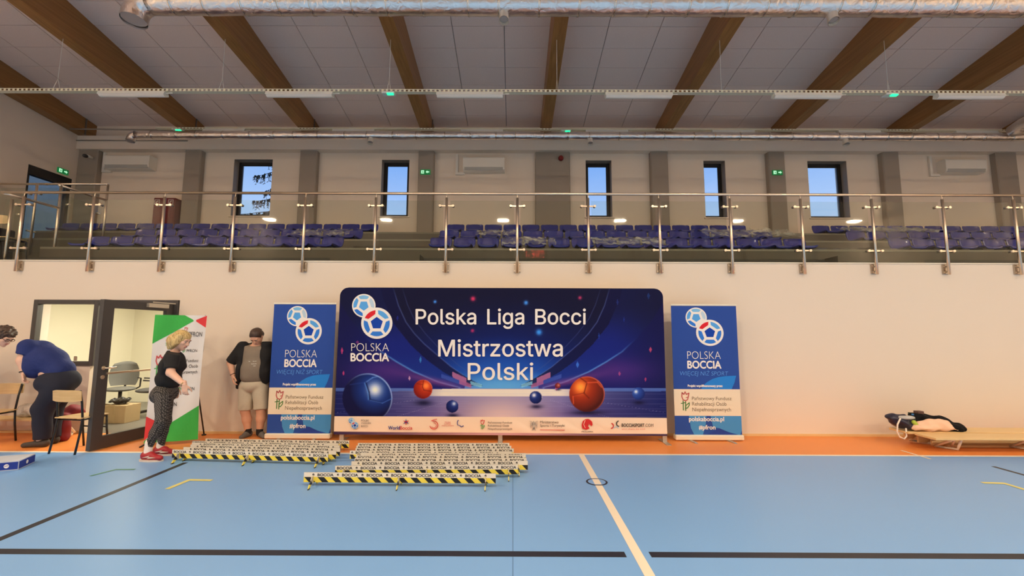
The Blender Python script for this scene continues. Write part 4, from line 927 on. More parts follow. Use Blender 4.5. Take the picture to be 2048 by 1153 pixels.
U, Vv = np.meshgrid(xs_, zs_)
XX = X0_ + (X1_ - X0_) * U; ZZ = ZB_ + (ZT_ - ZB_) * Vv
dz_ = np.clip(ZZ - (ZT_ - RC), 0, None); ins = RC - np.sqrt(np.clip(RC * RC - dz_ ** 2, 0, None))
cxm = (X0_ + X1_) / 2; hw = (X1_ - X0_) / 2; XX = cxm + (XX - cxm) * (hw - ins) / hw
YY = YP + .004 * np.sin(XX * 3.1) * np.sin(ZZ * 2.2) - .012 * np.exp(-((ZZ - ZB_ - .10) / .10) ** 2) * np.maximum(0, np.sin((XX - .2) * 9 + (ZZ) * 14)) * np.exp(-((XX - .6) / .9) ** 2)
Pn = np.stack([XX, YY, ZZ - CH], -1) @ RN        # camera coordinates
PX = W / 2 + F * Pn[..., 0] / -Pn[..., 2]; PY = H / 2 - F * Pn[..., 1] / -Pn[..., 2]
col = bcol(PX, PY); linc = np.where(col <= .04045, col / 12.92, ((col + .055) / 1.055) ** 2.4) / np.array(KW); linc = np.clip(linc, 0, .92)
def grid_mesh(name, XX, YY, ZZ, colors, m):
    nz, nx = XX.shape; V = np.stack([XX, YY, ZZ], -1).reshape(-1, 3)
    i = np.arange(nx - 1); j = np.arange(nz - 1); I, J = np.meshgrid(i, j); k = (J * nx + I).ravel(); q = np.stack([k, k + 1, k + nx + 1, k + nx], 1)
    me = bpy.data.meshes.new(name); me.vertices.add(len(V)); me.vertices.foreach_set('co', V.ravel())
    me.loops.add(q.size); me.loops.foreach_set('vertex_index', q.ravel()); me.polygons.add(len(q)); me.polygons.foreach_set('loop_start', np.arange(0, q.size, 4))
    me.update(calc_edges=True); me.polygons.foreach_set('use_smooth', [True] * len(q))
    ca = me.color_attributes.new('print', 'FLOAT_COLOR', 'POINT'); ca.data.foreach_set('color', np.concatenate([colors.reshape(-1, 3), np.ones((len(V), 1))], 1).astype(np.float32).ravel())
    me.materials.append(m); return me
mp_ = bpy.data.materials.new('printed_fabric'); mp_.use_nodes = True; n_ = mp_.node_tree; at_ = n_.nodes.new('ShaderNodeAttribute'); at_.attribute_name = 'print'
n_.links.new(at_.outputs['Color'], n_.nodes['Principled BSDF'].inputs['Base Color']); n_.nodes['Principled BSDF'].inputs['Roughness'].default_value = .6; n_.nodes['Principled BSDF'].inputs['Specular IOR Level'].default_value = .05
me_ = grid_mesh('printed_fabric', XX - bd.location.x, YY - bd.location.y, ZZ, linc, mp_)
fab = bpy.data.objects.new('printed_fabric', me_); C.objects.link(fab); fab.parent = bd
# body of the frame behind the print
a_ = np.linspace(0, PI / 2, 8)
out = [(X0_, ZB_), (X1_, ZB_)] + [(X1_ - RC + RC * math.cos(t), ZT_ - RC + RC * math.sin(t)) for t in a_] + [(X0_ + RC - RC * math.sin(t), ZT_ - RC + RC * math.cos(t)) for t in a_]
MB().prism(out, lambda a, b, t: (a, t, b), YP + .006, YP + .05).build('frame', mat('fabric_white', obs(228, 206, 176), .6), bd)
for fx in (-2.46, -.175, 2.19):
    q = MB(); q.box(fx - .03, fx + .03, YP + .012, YP + .045, .0, ZB_ + .02); q.box(fx - .035, fx + .035, YP - .16, YP + .22, 0, .008); q.build('foot', mat('foot_grey', (.55, .50, .44), .4, .6), bd)
# lettering
P1 = Print(pfn(YP, .0008, .007))
gtext(P1, 'Polska Liga Bocci', 832, 619, 1171, 649, PW_)
gtext(P1, 'Mistrzostwa', 877, 680.5, 1125, 713, PW_)
gtext(P1, 'Polski', 936, 727, 1066, 760, PW_)
def emblem(P, cx1, cy1, r1, cx2, cy2, r2, ring_=PW_):
    ball_logo(P, cx1, cy1, r1, PI * .5, [PCY, PMID, PCY, PLB, PGREY, ring_], ring_, 2)
    ball_logo(P, cx2, cy2, r2 * 1.06, -PI * .5, [PDB] * 6, ring_, 4)
    ball_logo(P, cx2, cy2, r2, -PI * .5, [PDB, PCY, PMID, PMID, PMID, PRED], ring_, 6)
emblem(P1, 728, 612, 23.5, 754, 647, 29.5)
P1.text('POLSKA', 703, 687, 778, 703, PW_, bold=-.018); P1.text('BOCCIA', 702, 707, 778, 723, PW_, bold=.03)
P1.build('lettering', bd)
# sponsor strip
P2 = Print(pfn(YP, .0006, .014)); RD = omat(190, 50, 50); DKB = omat(35, 60, 130)
def tulip(P, x, y, s, rc=RD, gc=PGR):
    k = lambda pts: [(x + a * s, y + b * s) for a, b in pts]
    P.stroke(k([(-.30, -.9), (-.34, -.45), (-.22, -.12), (.05, .0), (.26, -.14), (.36, -.5), (.42, -.85), (.15, -.7), (.02, -.98), (-.12, -.7), (-.30, -.9)]), .11 * s, rc)
    P.stroke(k([(.10, -.35), (.36, -.42)]), .08 * s, rc)
    P.stroke(k([(-.22, .0), (-.22, 1.0)]), .11 * s, gc); P.stroke(k([(-.44, .28), (-.02, .20)]), .09 * s, gc); P.stroke(k([(.04, .0), (.02, .55), (.02, 1.05)]), .11 * s, gc)
    P.stroke(k([(.02, .85), (.06, .5), (.42, .2), (.40, .5), (.2, .78), (.02, .8)]), .10 * s, gc)
emblem(P2, 703.5, 841.5, 6, 710.5, 851, 7, PGREY)
for i, tx in enumerate(('POLSKI', 'ZWIĄZEK', 'BOCCI')): P2.text(tx, 723, 839.5 + 5.6 * i, (738, 743, 736)[i], 843.3 + 5.6 * i, PTXT)
P2.text('World', 777, 852.5, 800, 859.5, DKB, bold=.02); P2.text('Boccia', 800.5, 852.5, 825, 859.5, RD, bold=.01)
for k in range(6): a = PI / 6 + k * PI / 3; P2.poly([(812.5 + 7 * math.cos(a), 844.5 + 7 * math.sin(a)), (812.5 + 2.2 * math.cos(a + .6), 844.5 + 2.2 * math.sin(a + .6)), (812.5, 844.5), (812.5 + 2.2 * math.cos(a - .6), 844.5 + 2.2 * math.sin(a - .6))], RD if k % 2 else DKB, 2)
P2.stroke([(868 + 8 * math.cos(t), 850.5 + 8 * math.sin(t)) for t in np.linspace(-1.9, 2.9, 16)], 1.4, RD); P2.stroke([(868 + 5 * math.cos(t), 851 + 5 * math.sin(t)) for t in np.linspace(-1.6, 2.6, 12)], 1.0, RD); P2.stroke([(863, 842), (868, 840), (874, 838.5)], 1.2, RD)
for i, tx in enumerate(('POLSKI', 'KOMITET', 'PARALIMPIJSKI')): P2.text(tx, (890, 889, 884)[i], 843.5 + 3.6 * i, (901, 902, 908)[i], 846 + 3.6 * i, RD)
P2.stroke([(918 - 3 * math.cos(t), 846 + 5.5 * math.sin(t)) for t in np.linspace(-1.2, 1.2, 7)], 1.5, DKB); P2.stroke([(919, 851), (923, 854), (927, 852)], 1.5, DKB)
tulip(P2, 965, 849, 9.5)
for i, tx in enumerate(('Państwowy Fundusz', 'Rehabilitacji Osób', 'Niepełnosprawnych')): P2.text(tx, 976, 843.2 + 6.4 * i, (1024.5, 1018, 1024)[i], 848.2 + 6.4 * i, PTXT)
EG = omat(170, 158, 146)                                       # eagle emblem
P2.poly([(1067, 842), (1069.5, 845), (1070, 858), (1067.5, 861), (1065, 858), (1065, 845)], EG, 2)
for sx in (-1, 1):
    for k in range(5): P2.stroke([(1067.5 + sx * 2, 847 + k * .8), (1067.5 + sx * (4.5 + k * .4), 843.5 + k * 2.2), (1067.5 + sx * (8 - k * .6), 842.5 + k * 3.4)], 1.1, EG)
    P2.stroke([(1067.5, 856), (1067.5 + sx * 3.5, 861)], 1.2, EG)
P2.text('Ministerstwo', 1080, 842, 1117, 847, PTXT); P2.text('Sportu i Turystyki', 1080, 849, 1129, 855, PTXT); P2.stroke([(1080, 860), (1129, 860.5)], 1.0, RD)
P2.poly([(1164, 857), (1163, 850), (1165, 843), (1170, 839), (1176, 838), (1180, 840), (1184, 844), (1185, 850), (1182, 853), (1180, 850), (1177, 848), (1176, 853), (1179, 857), (1172, 860)], RD, 2)
P2.stroke([(1170, 841), (1167, 849), (1170, 856)], .9, PCREAM, 3); P2.text('PROLIMPIA', 1163, 862.5, 1186, 864.8, PTXT, bold=.02)
P2.stroke([(1221.5 + 5 * math.cos(t), 852 + 5 * math.sin(t)) for t in np.linspace(-1.3, 1.5, 8)], 1.9, RD); P2.stroke([(1232 + 5 * math.cos(t), 858.5 + 5 * math.sin(t)) for t in np.linspace(-2.9, -.3, 8)], 1.7, PGREY)
P2.stroke([(1238 + 5.5 * math.cos(t), 847.5 + 5.5 * math.sin(t)) for t in np.linspace(1.7, 4.4, 8)], 2.0, PTXT)
P2.text('BOCCIASPORT', 1243, 847.5, 1288, 854, PTXT, bold=.025); P2.text('.COM', 1289, 847.8, 1306, 854, PTXT); P2.text('sport shapes the mind', 1243, 857, 1289, 860, RD)
P2.build('sponsor_print', bd)

# ------------------------------------------------------------------ roll-up banners
def rollup2(x0, x1, Yb, label):
    M_NAVY = omat(46, 72, 140); M2 = omat(44, 118, 190); M3 = omat(72, 132, 182); M4 = omat(96, 146, 216)
    t = thing('rollup_banner', label, 'banner', ((x0 + x1) / 2, Yb, 0))
    MB().box(x0, x1, Yb, Yb + .003, .08, 1.99).build('banner_sheet', M_NAVY, t)
    MB().bbox(x0 - .01, x1 + .01, Yb - .05, Yb + .06, .012, .085, .012).build('cassette', mat('cassette_alu', obs(232, 214, 190), .35, .2), t)
    MB().bbox(x0 - .005, x1 + .005, Yb - .008, Yb + .012, 1.975, 2.0, .003).build('top_rail', MATS['cassette_alu'], t)
    xm = (x0 + x1) / 2
    MB().tube([(xm, Yb + .03, .06), (xm, Yb + .02, 1.98)], .009, 8).build('support_pole', M_STEEL2, t)
    for fx in (x0 + .2, x1 - .22):
        MB().prism([(-.16, 0), (-.11, .014), (.10, .014), (.14, 0)], lambda a, b, tt: (fx + tt - a * .25, Yb - .03 + a, b), -.018, .018).build('foot', MATS['foot_grey'], t)
    # artwork: u = 0..126 across, v = 0..258 down (from the top edge)
    K_ = (x1 - x0) / 126.; fn = lambda u, v, l: (x0 + u * K_, Yb - .0007 * (l + 1), 1.99 - v * 1.91 / 258)
    P = Print(fn)
    P.poly([(52, 169), (56, 162), (64, 155), (74, 149), (86, 145), (100, 143), (120, 142), (116, 156), (110, 169)], M2, 1)
    P.poly([(0, 169), (126, 169), (126, 221), (0, 221)], PCREAM, 1)
    P.poly([(27, 221), (60, 221), (58, 240), (52, 258), (36, 258), (30, 245)], M3, 1); P.poly([(68, 221), (126, 221), (126, 248), (122, 258), (100, 252), (84, 245), (72, 243)], M3, 1)
    P.poly([(58, 258), (84, 245), (112, 258)], omat(46, 62, 130), 2)
    emblem(P, 48, 26, 20.5, 73, 56.5, 25)
    P.text('POLSKA', 28, 94, 92, 109, PW_, 3, bold=-.018); P.text('BOCCIA', 28, 113, 92, 128, PW_, 3, bold=.03)
    P.text('WIĘCEJ NIŻ SPORT', 13, 131, 105, 144.5, M4, 3, bold=-.012, shear=.15)
    P.text('Projekt współfinansowany przez', 27, 160, 93, 166, PW_, 3, bold=.03)
    tulip(P, 21, 192, 18, omat(180, 84, 80), omat(76, 120, 60))
    for i, tx in enumerate(('Państwowy Fundusz', 'Rehabilitacji Osób', 'Niepełnosprawnych')): P.text(tx, 34, 183 + 11 * i, (109, 99, 107)[i], 192.5 + 11 * i, omat(110, 88, 64), 3)
    P.text('polskaboccia.pl', 27, 223, 93, 234, PW_, 3, bold=.02); P.text('#pfron', 45, 239, 76, 250, PW_, 3, bold=.02)
    P.build('banner_print', t)
    return t
rollup2(-3.60, -2.665, 6.62, 'blue Polska Boccia roll-up banner left of the big backdrop')
rollup2(2.385, 3.365, 6.64, 'blue Polska Boccia roll-up banner right of the big backdrop')

# white, green and red banner on a thin pole
bl, br_ = np.array([-4.985, 6.13]), np.array([-4.42, 6.36])
pf = thing('pole_banner', 'white banner with green and red corners and PFRON lettering behind the woman', 'banner', (-4.7, 6.25, 0))
def ffn(u, v, l):       # u 0..110 across, v 0..260 down
    a = u / 110.; p = bl + (br_ - bl) * a; bow = .025 * math.sin(PI * v / 260) * a
    n2 = np.array([.38, -.92]); w = .010 * math.sin(u * .09 + v * .03) 
    return (p[0] + (-.012 * l * .1 + w * 0) - bow + n2[0] * (.0035 * l + w), p[1] + n2[1] * (.0035 * l + w), 1.79 - 1.74 * v / 260)
MPW = omat(216, 206, 198)
def ggrid(poly_fn_cols):
    nu, nv = 56, 130; us = np.linspace(0, 110, nu + 1); vs = np.linspace(0, 260, nv + 1); m = MB()
    V = [ffn(u, v, 0) for v in vs for u in us]; Fs = []; 
    b = len(m.v); m.v += V
    for j in range(nv):
        for i in range(nu):
            k = j * (nu + 1) + i; m.f.append((k, k + 1, k + nu + 2, k + nu + 1)); m.sm.append(True)
            u = (us[i] + us[i + 1]) / 2; v = (vs[j] + vs[j + 1]) / 2; m.m.append(poly_fn_cols(u, v))
    return m
ggrid(lambda u, v: 0).build('banner_sheet', [MPW], pf)
P = Print(ffn); GRN = omat(66, 160, 72); REDB = omat(214, 66, 66)
def fanned(pts, m, l=1):
    """cut a polygon into thin rows so it follows the cloth"""
    pts = [np.array(p, float) for p in pts]; v0 = min(p[1] for p in pts); v1 = max(p[1] for p in pts); n = max(1, int((v1 - v0) / 3))
    for k in range(n):
        y0 = v0 + (v1 - v0) * k / n; y1 = v0 + (v1 - v0) * (k + 1) / n; seg = []
        for y in (y0 + 1e-4, y1 - 1e-4):
            xs__ = []
            for a, b in zip(pts, pts[1:] + pts[:1]):
                if (a[1] - y) * (b[1] - y) < 0: xs__.append(a[0] + (b[0] - a[0]) * (y - a[1]) / (b[1] - a[1]))
            seg.append((min(xs__), max(xs__)) if len(xs__) >= 2 else None)
        if None in seg: continue
        (a0, a1), (b0, b1) = seg; q = max(1, int(max(a1 - a0, b1 - b0) / 8))
        for i in range(q):
            f0, f1 = i / q, (i + 1) / q
            P.poly([(a0 + (a1 - a0) * f0, y0), (a0 + (a1 - a0) * f1, y0), (b0 + (b1 - b0) * f1, y1), (b0 + (b1 - b0) * f0, y1)], m, l)
fanned([(0, 0), (62, 0), (85, 11), (0, 60)], GRN); fanned([(85, 11), (110, 0), (110, 26)], REDB)
fanned([(0, 207), (34, 223), (0, 255)], REDB); fanned([(110, 190), (110, 260), (0, 260), (0, 255), (34, 232)], GRN)
def pfr(x, y, s, full=True):
    tulip(P, x, y, 9 * s, omat(190, 80, 80), omat(80, 150, 80)); P.text('PFRON', x + 8 * s, y + 1 * s, x + 36 * s, y + 8.5 * s, PTXT, 2)
tulip(P, 68, 34, 9, omat(190, 80, 80), omat(80, 150, 80)); P.text('PFRON', 76, 35, 104, 45, PTXT, 2); pfr(30, 57, .8); pfr(68, 71, .8)
tulip(P, 18, 105, 22, omat(190, 80, 80), omat(80, 150, 80))
for i, tx in enumerate(('Państwowy Fundusz', 'Rehabilitacji Osób', 'Niepełnosprawnych')): P.text(tx, 34, 92 + 12 * i, 102, 101 + 12 * i, PTXT, 2)
pfr(22, 130, .7); pfr(66, 150, .9); pfr(22, 180, 1.1)
P.build('banner_print', pf)
pp = [aty(x, y, yy) for x, y, yy in ((411, 631, 6.42), (410, 655, 6.44), (406, 700, 6.47), (399, 738, 6.50), (391, 752, 6.53))]
MB().tube(pp, .008, 8).build('bent_pole', M_BLACK, pf)
top_ = aty(391, 748, 6.53); ft_ = atz(408, 868, 0.0) * np.array([.985, .985, 0])
lg = MB(); lg.tube([top_, ft_ + np.array([0, 0, .02])], .010, 8); lg.tube([ft_ + np.array([0, 0, .016]), ft_], .032, 10); lg.build('leg', M_BLACK, pf)
lg = MB(); lg.tube([top_, (-4.98, 6.14, .03)], .007, 8); lg.tube([(-5.02, 6.10, .0), (-4.97, 6.16, .045)], .012, 8); lg.build('leg', M_BLACK, pf)
lg = MB(); lg.tube([aty(391, 830, 6.45), (ft_ + top_) / 2 * np.array([1, 1, .25]) + np.array([0, 0, .02])], .004, 8); lg.build('brace', M_BLACK, pf)

# ------------------------------------------------------------------ barrier boards
M_BY = mat('tape_yellow', obs(226, 196, 66), .45); M_BK = mat('tape_black', (.012, .012, .014), .4); M_BW = mat('tape_white', (.84, .80, .70), .5)
M_ALU = mat('board_back', (.5, .47, .42), .5, .3)
BL = 1.95
def barrier(x, y, rz, label, grp, phase, L=BL):
    t = thing('barrier_board', label, 'barrier', (x, y, 0), rz, grp); OFF[t.name] = np.zeros(3)
    MB().bbox(-L / 2, L / 2, 0, .012, .040, .136, .002).build('board', M_ALU, t)
    P = Print(lambda u, v, l: (u, -.0006 * l, v))
    P.poly([(-L / 2, .092), (L / 2, .092), (L / 2, .136), (-L / 2, .136)], M_BW, 1)
    P.poly([(-L / 2, .040), (L / 2, .040), (L / 2, .092), (-L / 2, .092)], M_BY, 1)
    k = -L / 2 - .2 + (phase * .5) % .135
    while k < L / 2:
        a, b = k, k + .066; pts = [(a + .05, .041), (b + .05, .041), (b, .091), (a, .091)]
        cl = [(min(max(p, -L / 2), L / 2), q) for p, q in pts]
        if max(p for p, _ in cl) - min(p for p, _ in cl) > .01: P.poly(cl, M_BK, 2)
        k += .135
    P.build('striped_tape', t)
    Q = Print(lambda u, v, l: (u, -.0012 - .0004 * l, v)); k = -L / 2 - .25 + phase % .25
    while k < L / 2:
        if k > -L / 2 and k + .166 < L / 2: Q.mb.add([Q.fn(k + u * .164, .099 + v * .028, 1) for u, v in BOC[0]], BOC[1], Q.mi(M_BK))
        q = k + .208
        if -L / 2 + .012 < q < L / 2 - .012: Q.disc(q, .115, .011, M_BK, 1, 12); Q.stroke([(q - .004, .108), (q + .006, .117)], .003, M_BW, 2)
        k += .25
    Q.build('lettering', t)
    for fx in (-L / 2 + .10, 0, L / 2 - .10):
        f = MB(); fn = lambda a, b, tt: (tt, a, b); w = .004
        def pr(pts, mi): f.prism(pts, fn, fx - w, fx + w, mi)
        pr([(-.12, 0), (-.085, 0), (-.075, .012), (-.112, .012)], 1); pr([(-.112, .012), (-.075, .012), (-.052, .034), (-.090, .044)], 0); pr([(-.090, .044), (-.052, .034), (-.030, .036), (-.062, .075)], 1)
        pr([(-.062, .075), (-.030, .036), (-.012, .036), (-.012, .10), (-.040, .10)], 2)
        pr([(-.012, .036), (.040, .036), (.040, .10), (-.012, .10)], 0); pr([(.040, .036), (.052, .036), (.112, .012), (.075, .075), (.040, .10)], 1); pr([(.052, .036), (.085, .0), (.12, 0), (.112, .012)], 0)
        f.build('foot', [M_BY, M_BK, M_ALU], t)
_v, _f = text_polys('BOCCIA', .03); _lo, _hi = _v.min(0), _v.max(0); BOC = ((_v - _lo) / (_hi - _lo), _f)
def rowy(py): return atz(1000, py, .136)[1]
def place_row(rows, grp, name):
    n = len(rows)
    for i, (lx, ly, ry, ph, rx) in enumerate(rows):
        A = atz(lx, ly, .136); Rr = atz(rx, ry, .136); rz = math.atan2(Rr[1] - A[1], Rr[0] - A[0]); L = BL
        c = A[:2] + L / 2 * np.array([math.cos(rz), math.sin(rz)])
        where = 'nearest' if i == 0 else ('farthest' if i == n - 1 else f'{ORD[i]} from the front')
        barrier(c[0], c[1], rz, f'black and yellow BOCCIA barrier board, {where} in the {name} group', grp, ph)
place_row([(608, 945.5, 948, .14, 978), (670.5, 932.5, 931, .02, 1026), (703, 923.5, 922.5, .12, 1043), (709.5, 917, 917, .01, 1040), (712.5, 911.5, 911.0, .02, 1045), (722, 906.5, 907.5, .0, 1066), (700, 902, 904, .07, 1035), (711, 897, 898, .02, 1022), (713, 892, 892.5, .02, 1040), (716, 887, 887, .02, 1010)], 'barrier boards in the right group', 'right')
place_row([(345, 900, 908, .02, 654), (367, 895, 902.5, .14, 671), (381, 890.0, 897.0, .14, 681), (384, 886, 892.0, .16, 683), (385, 882.5, 887.5, .04, 677), (411, 878, 882.0, .03, 697)], 'barrier boards in the left group', 'left')

# ------------------------------------------------------------------ school chairs
def school_chair(x, y, z, rz, label):
    t = thing('school_chair', label, 'chair', (x, y, z), rz); OFF[t.name] = np.zeros(3)
    for sx in (-1, 1):
        s = sx * .185
        MB().tube([(s, -.21, 0), (s * .98, -.17, .25), (s * .97, -.155, .44), (s * .97, -.18, .64), (s * .97, -.215, .80)], .0125, 8).build('rear_leg', M_BLACK, t)
        MB().tube([(s, .21, 0), (s * .98, .17, .25), (s * .97, .155, .425)], .0125, 8).build('front_leg', M_BLACK, t)
        MB().tube([(s * .97, -.16, .42), (s * .97, .16, .425)], .011, 8).build('side_rail', M_BLACK, t)
    fr_ = MB(); fr_.tube([(-.18, .12, .415), (.18, .12, .415)], .009, 8); fr_.tube([(-.18, -.14, .415), (.18, -.14, .415)], .009, 8); fr_.tube([(-.18, .175, .27), (.18, .175, .27)], .009, 8)
    fr_.build('cross_rail', M_BLACK, t)
    q = MB(); out_ = [(-.18, -.19), (.18, -.19), (.195, -.17), (.20, .14), (.18, .185), (.14, .20), (-.14, .20), (-.18, .185), (-.20, .14), (-.195, -.17)]
    q.prism(out_, lambda a, b, tt: (a, b, tt + .02 * max(0, -b) - .02 * max(0, b - .12)), .436, .448); q.build('seat', M_BIRCH, t)
    q = MB(); n = 10; V = []; Fs = []
    for i in range(n + 1):
        u = -1 + 2 * i / n; xx = .205 * u; yy = -.205 - .03 * (1 - u * u)
        top = .805 - .012 * abs(u) ** 4; bot = .655 + .014 * abs(u) ** 4
        V += [(xx, yy, bot), (xx, yy - .012, top), (xx, yy - .010, bot), (xx, yy - .022, top)]
    for i in range(n):
        a = i * 4; b = a + 4; Fs += [(a, b, b + 1, a + 1), (a + 2, a + 3, b + 3, b + 2), (a + 1, b + 1, b + 3, a + 3), (a, a + 2, b + 2, b)]
    Fs += [(0, 1, 3, 2), (n * 4, n * 4 + 2, n * 4 + 3, n * 4 + 1)]; q.add(V, Fs, 0, False); q.build('backrest', M_BIRCH, t)
    return t
school_chair(-5.70, 5.97, 0, -.10, 'wooden school chair with black frame beside the open door leaf')
school_chair(-7.24, 6.22, 0, PI + .12, 'wooden school chair at the left edge with a pink bag on its seat')
school_chair(-8.72, 7.42, GZ, .1, 'wooden school chair up on the gallery behind the railing')
B = Blob(.03, .014, 34); B.ell((-7.30, 6.12, .52), (.15, .12, .07)); B.ell((-7.20, 6.14, .55), (.11, .09, .09)); B.ell((-7.42, 6.10, .50), (.12, .1, .05)); B.cut((0, 0, .450), (0, 0, -1)); q = MB(); B.to(q, .011)
tag(q.build('pink_bag', mat('pink_fabric', obs(222, 40, 120), .6)), 'bright pink bag lying on the chair at the left edge', 'bag')
# loudspeaker on the gallery
sp = thing('loudspeaker', 'black loudspeaker cabinet at the left end of the gallery', 'loudspeaker', (-9.15, 7.5, GZ))
MB().bbox(-9.42, -8.93, 7.4, 7.75, GZ, GZ + .66, .02).build('cabinet', M_BLACK, sp)
q = MB(); q.tube([(-9.17, 7.402, GZ + .22), (-9.17, 7.392, GZ + .22)], .15, 24); q.tube([(-9.17, 7.402, GZ + .50), (-9.17, 7.392, GZ + .50)], .07, 20); q.build('speaker_cone', mat('cone_grey', (.08, .08, .08), .5), sp)

# ------------------------------------------------------------------ gym benches
def bench(name, label, x0, x1, y0, y1, zt, legs, splay=.10, th=.028, group=None, boards=()):
    t = thing(name, label, 'bench', ((x0 + x1) / 2, (y0 + y1) / 2, 0), 0, group)
    MB().bbox(x0, x1, y0, y1, zt - th, zt, .004).build('bench_top', M_PINE, t)
    for bx0, bx1, by, bz0, bz1 in boards: MB().bbox(bx0, bx1, by - .015, by + .015, bz0, bz1, .003).build('stretcher', M_PINE, t)
    for lx in legs:
        m_ = MB(); r = .019; zz = zt - th
        m_.tube([(lx - .09, y0 + .10, zz), (lx - .13, y0 + .34, r + .002), (lx + .01, y0 + .17, r + .002), (lx - .02, y0 + .08, zz)], r, 8)
        m_.tube([(lx - .06, y0 + .12, zz), (lx + .0, y0 + .24, .05)], r * .8, 8)
        m_.build('leg_frame', M_TUBEW, t)
    return t
bench('gym_bench', 'front pine gym bench along the wall at the right edge', 5.56, 9.4, 5.96, 6.27, .20, [5.99, 7.02, 8.6], .16, boards=((6.02, 9.3, 6.31, .0, .03), ), group='pine benches by the right wall')
bench('gym_bench', 'rear pine gym bench against the wall, with clothes piled on its left end', 5.50, 9.4, 6.30, 6.62, .205, [5.95, 7.2, 8.7], .10, boards=((5.9, 9.3, 6.40, .0, .07), (5.8, 9.3, 6.50, .02, .11), (5.7, 9.3, 6.60, .05, .15)), group='pine benches by the right wall')
bench('gym_bench', 'pine bench along the wall at the left, behind the bending man', -9.0, -6.42, 6.52, 6.80, .285, [-8.3, -7.0, -6.55], .05)
# things on the left bench
B = Blob(.05, .012, 22); B.ell((-6.60, 6.66, .35), (.20, .12, .08)); B.ell((-6.48, 6.63, .37), (.13, .13, .10)); B.cone((-6.44, 6.47, .33), (-6.44, 6.46, .08), .07, .09); B.cone((-6.62, 6.47, .33), (-6.64, 6.46, .20), .06, .04); q = MB(); B.to(q, .012)
tag(q.build('red_jacket', mat('red_cloth', obs(122, 26, 34), .7)), 'dark red jacket hanging over the left bench beside the door', 'jacket')
B = Blob(.04, .014, 28); B.ell((-7.02, 6.70, .40), (.22, .10, .12)); B.ell((-7.25, 6.70, .38), (.12, .09, .10)); q = MB(); B.to(q, .012)
tag(q.build('plastic_bag', mat('white_film', (.62, .56, .48), .25, bump=(40, .6, .02))), 'crumpled whitish plastic bag on the left bench behind the chair', 'bag')
# blue printed carton at the lower left edge
bxt = thing('printed_carton', 'long grey and blue carton lying on the floor at the left edge', 'box', (-5.95, 5.12, 0), math.radians(24)); OFF[bxt.name] = np.zeros(3)
MB().bbox(-.55, .36, -.16, .16, 0, .105, .004).build('carton', mat('carton_grey', obs(176, 176, 182), .45, noise=(9, .15)), bxt)
P = Print(lambda u, v, l: (u, -.1605 - .0006 * l, v)); NV = omat(44, 58, 128); P.poly([(-.54, .012), (.355, .012), (.355, .092), (-.54, .092)], NV, 1)
for k in range(5): P.disc(.26 - .2 * k, .052, .022, PW_, 2, 16); P.stroke([(.245 - .2 * k, .052), (.275 - .2 * k, .058)], .006, NV, 3); P.stroke([(.13 - .2 * k, .052), (.19 - .2 * k, .052)], .008, PLB, 2)
P.build('print', bxt)
P = Print(lambda u, v, l: (.3605 + .0006 * l, v, u)); P.poly([(.012, -.155), (.012, .155), (.092, .155), (.092, -.155)], NV, 1); P.disc(.052, .0, .022, PW_, 2, 16); P.build('print', bxt)
# things on the right benches
Yc = 6.45
def X_(px): return aty(px, 840, Yc)[0]
jk = Blob(.025, .014, 30)
jk.ell((X_(1862), 6.52, .30), (.34, .10, .10)); jk.ell((X_(1895), 6.46, .25), (.20, .13, .06)); jk.ell((X_(1845), 6.52, .33), (.14, .09, .10)); jk.cone((X_(1830), 6.5, .30), (X_(1900), 6.36, .235), .04, .045); jk.cone((X_(1885), 6.42, .26), (X_(1914), 6.36, .235), .06, .035)
q = MB(); jk.to(q, .011); tag(q.build('black_jacket', mat('black_cloth', (.008, .008, .010), .9, spec=.2)), 'black jacket heaped on the right benches', 'jacket')
pc = Blob(.025, .012, 30); pc.ell((X_(1858), 6.38, .29), (.24, .07, .085)); pc.ell((X_(1840), 6.36, .255), (.26, .07, .045)); pc.ell((X_(1872), 6.37, .27), (.15, .06, .06)); pc.cone((X_(1872), 6.36, .28), (X_(1893), 6.30, .235), .04, .02); pc.cut((0, 0, .204), (0, 0, -1)); jk.cut((0, 0, .206), (0, 0, -1))
q = MB(); pc.to(q, .010); tag(q.build('peach_jacket', mat('peach_cloth', obs(232, 180, 148), .7)), 'peach coloured jacket lying in front of the black one', 'jacket')
bg = thing('sports_bag', 'dark navy bag with pale piping hanging over the end of the right bench', 'bag', (X_(1800), 6.45, .2))
B = Blob(.025, .013, 36); B.ell((X_(1797), 6.47, .37), (.15, .10, .045)); B.ell((X_(1802), 6.45, .32), (.15, .11, .075)); B.ell((X_(1812), 6.44, .275), (.12, .10, .06)); B.ell((X_(1787), 6.48, .385), (.07, .08, .035)); q = MB(); B.to(q, .011); q.build('bag_body', mat('navy_bag', (.018, .02, .05), .35), bg)
B = Blob(.03, .004, 30); B.ell((X_(1806), 6.40, .385), (.12, .07, .028)); q = MB(); B.to(q, .010); q.build('towel', mat('grey_towel', obs(176, 168, 160), .8), bg)
q = MB(); q.tube([(X_(1790), 6.36, .38), (X_(1781), 6.34, .30), (X_(1779), 6.34, .20), (X_(1783), 6.34, .13), (X_(1792), 6.34, .105), (X_(1797), 6.34, .14), (X_(1797), 6.34, .25)], .010, 8); q.build('strap', mat('cord_white', obs(226, 206, 186), .6), bg)
B = Blob(.02, .004, 30); B.cone((X_(1816), 6.36, .33), (X_(1822), 6.34, .25), .03, .02); q = MB(); B.to(q, .009); q.build('lime_pouch', mat('lime', obs(166, 178, 60), .6), bg)
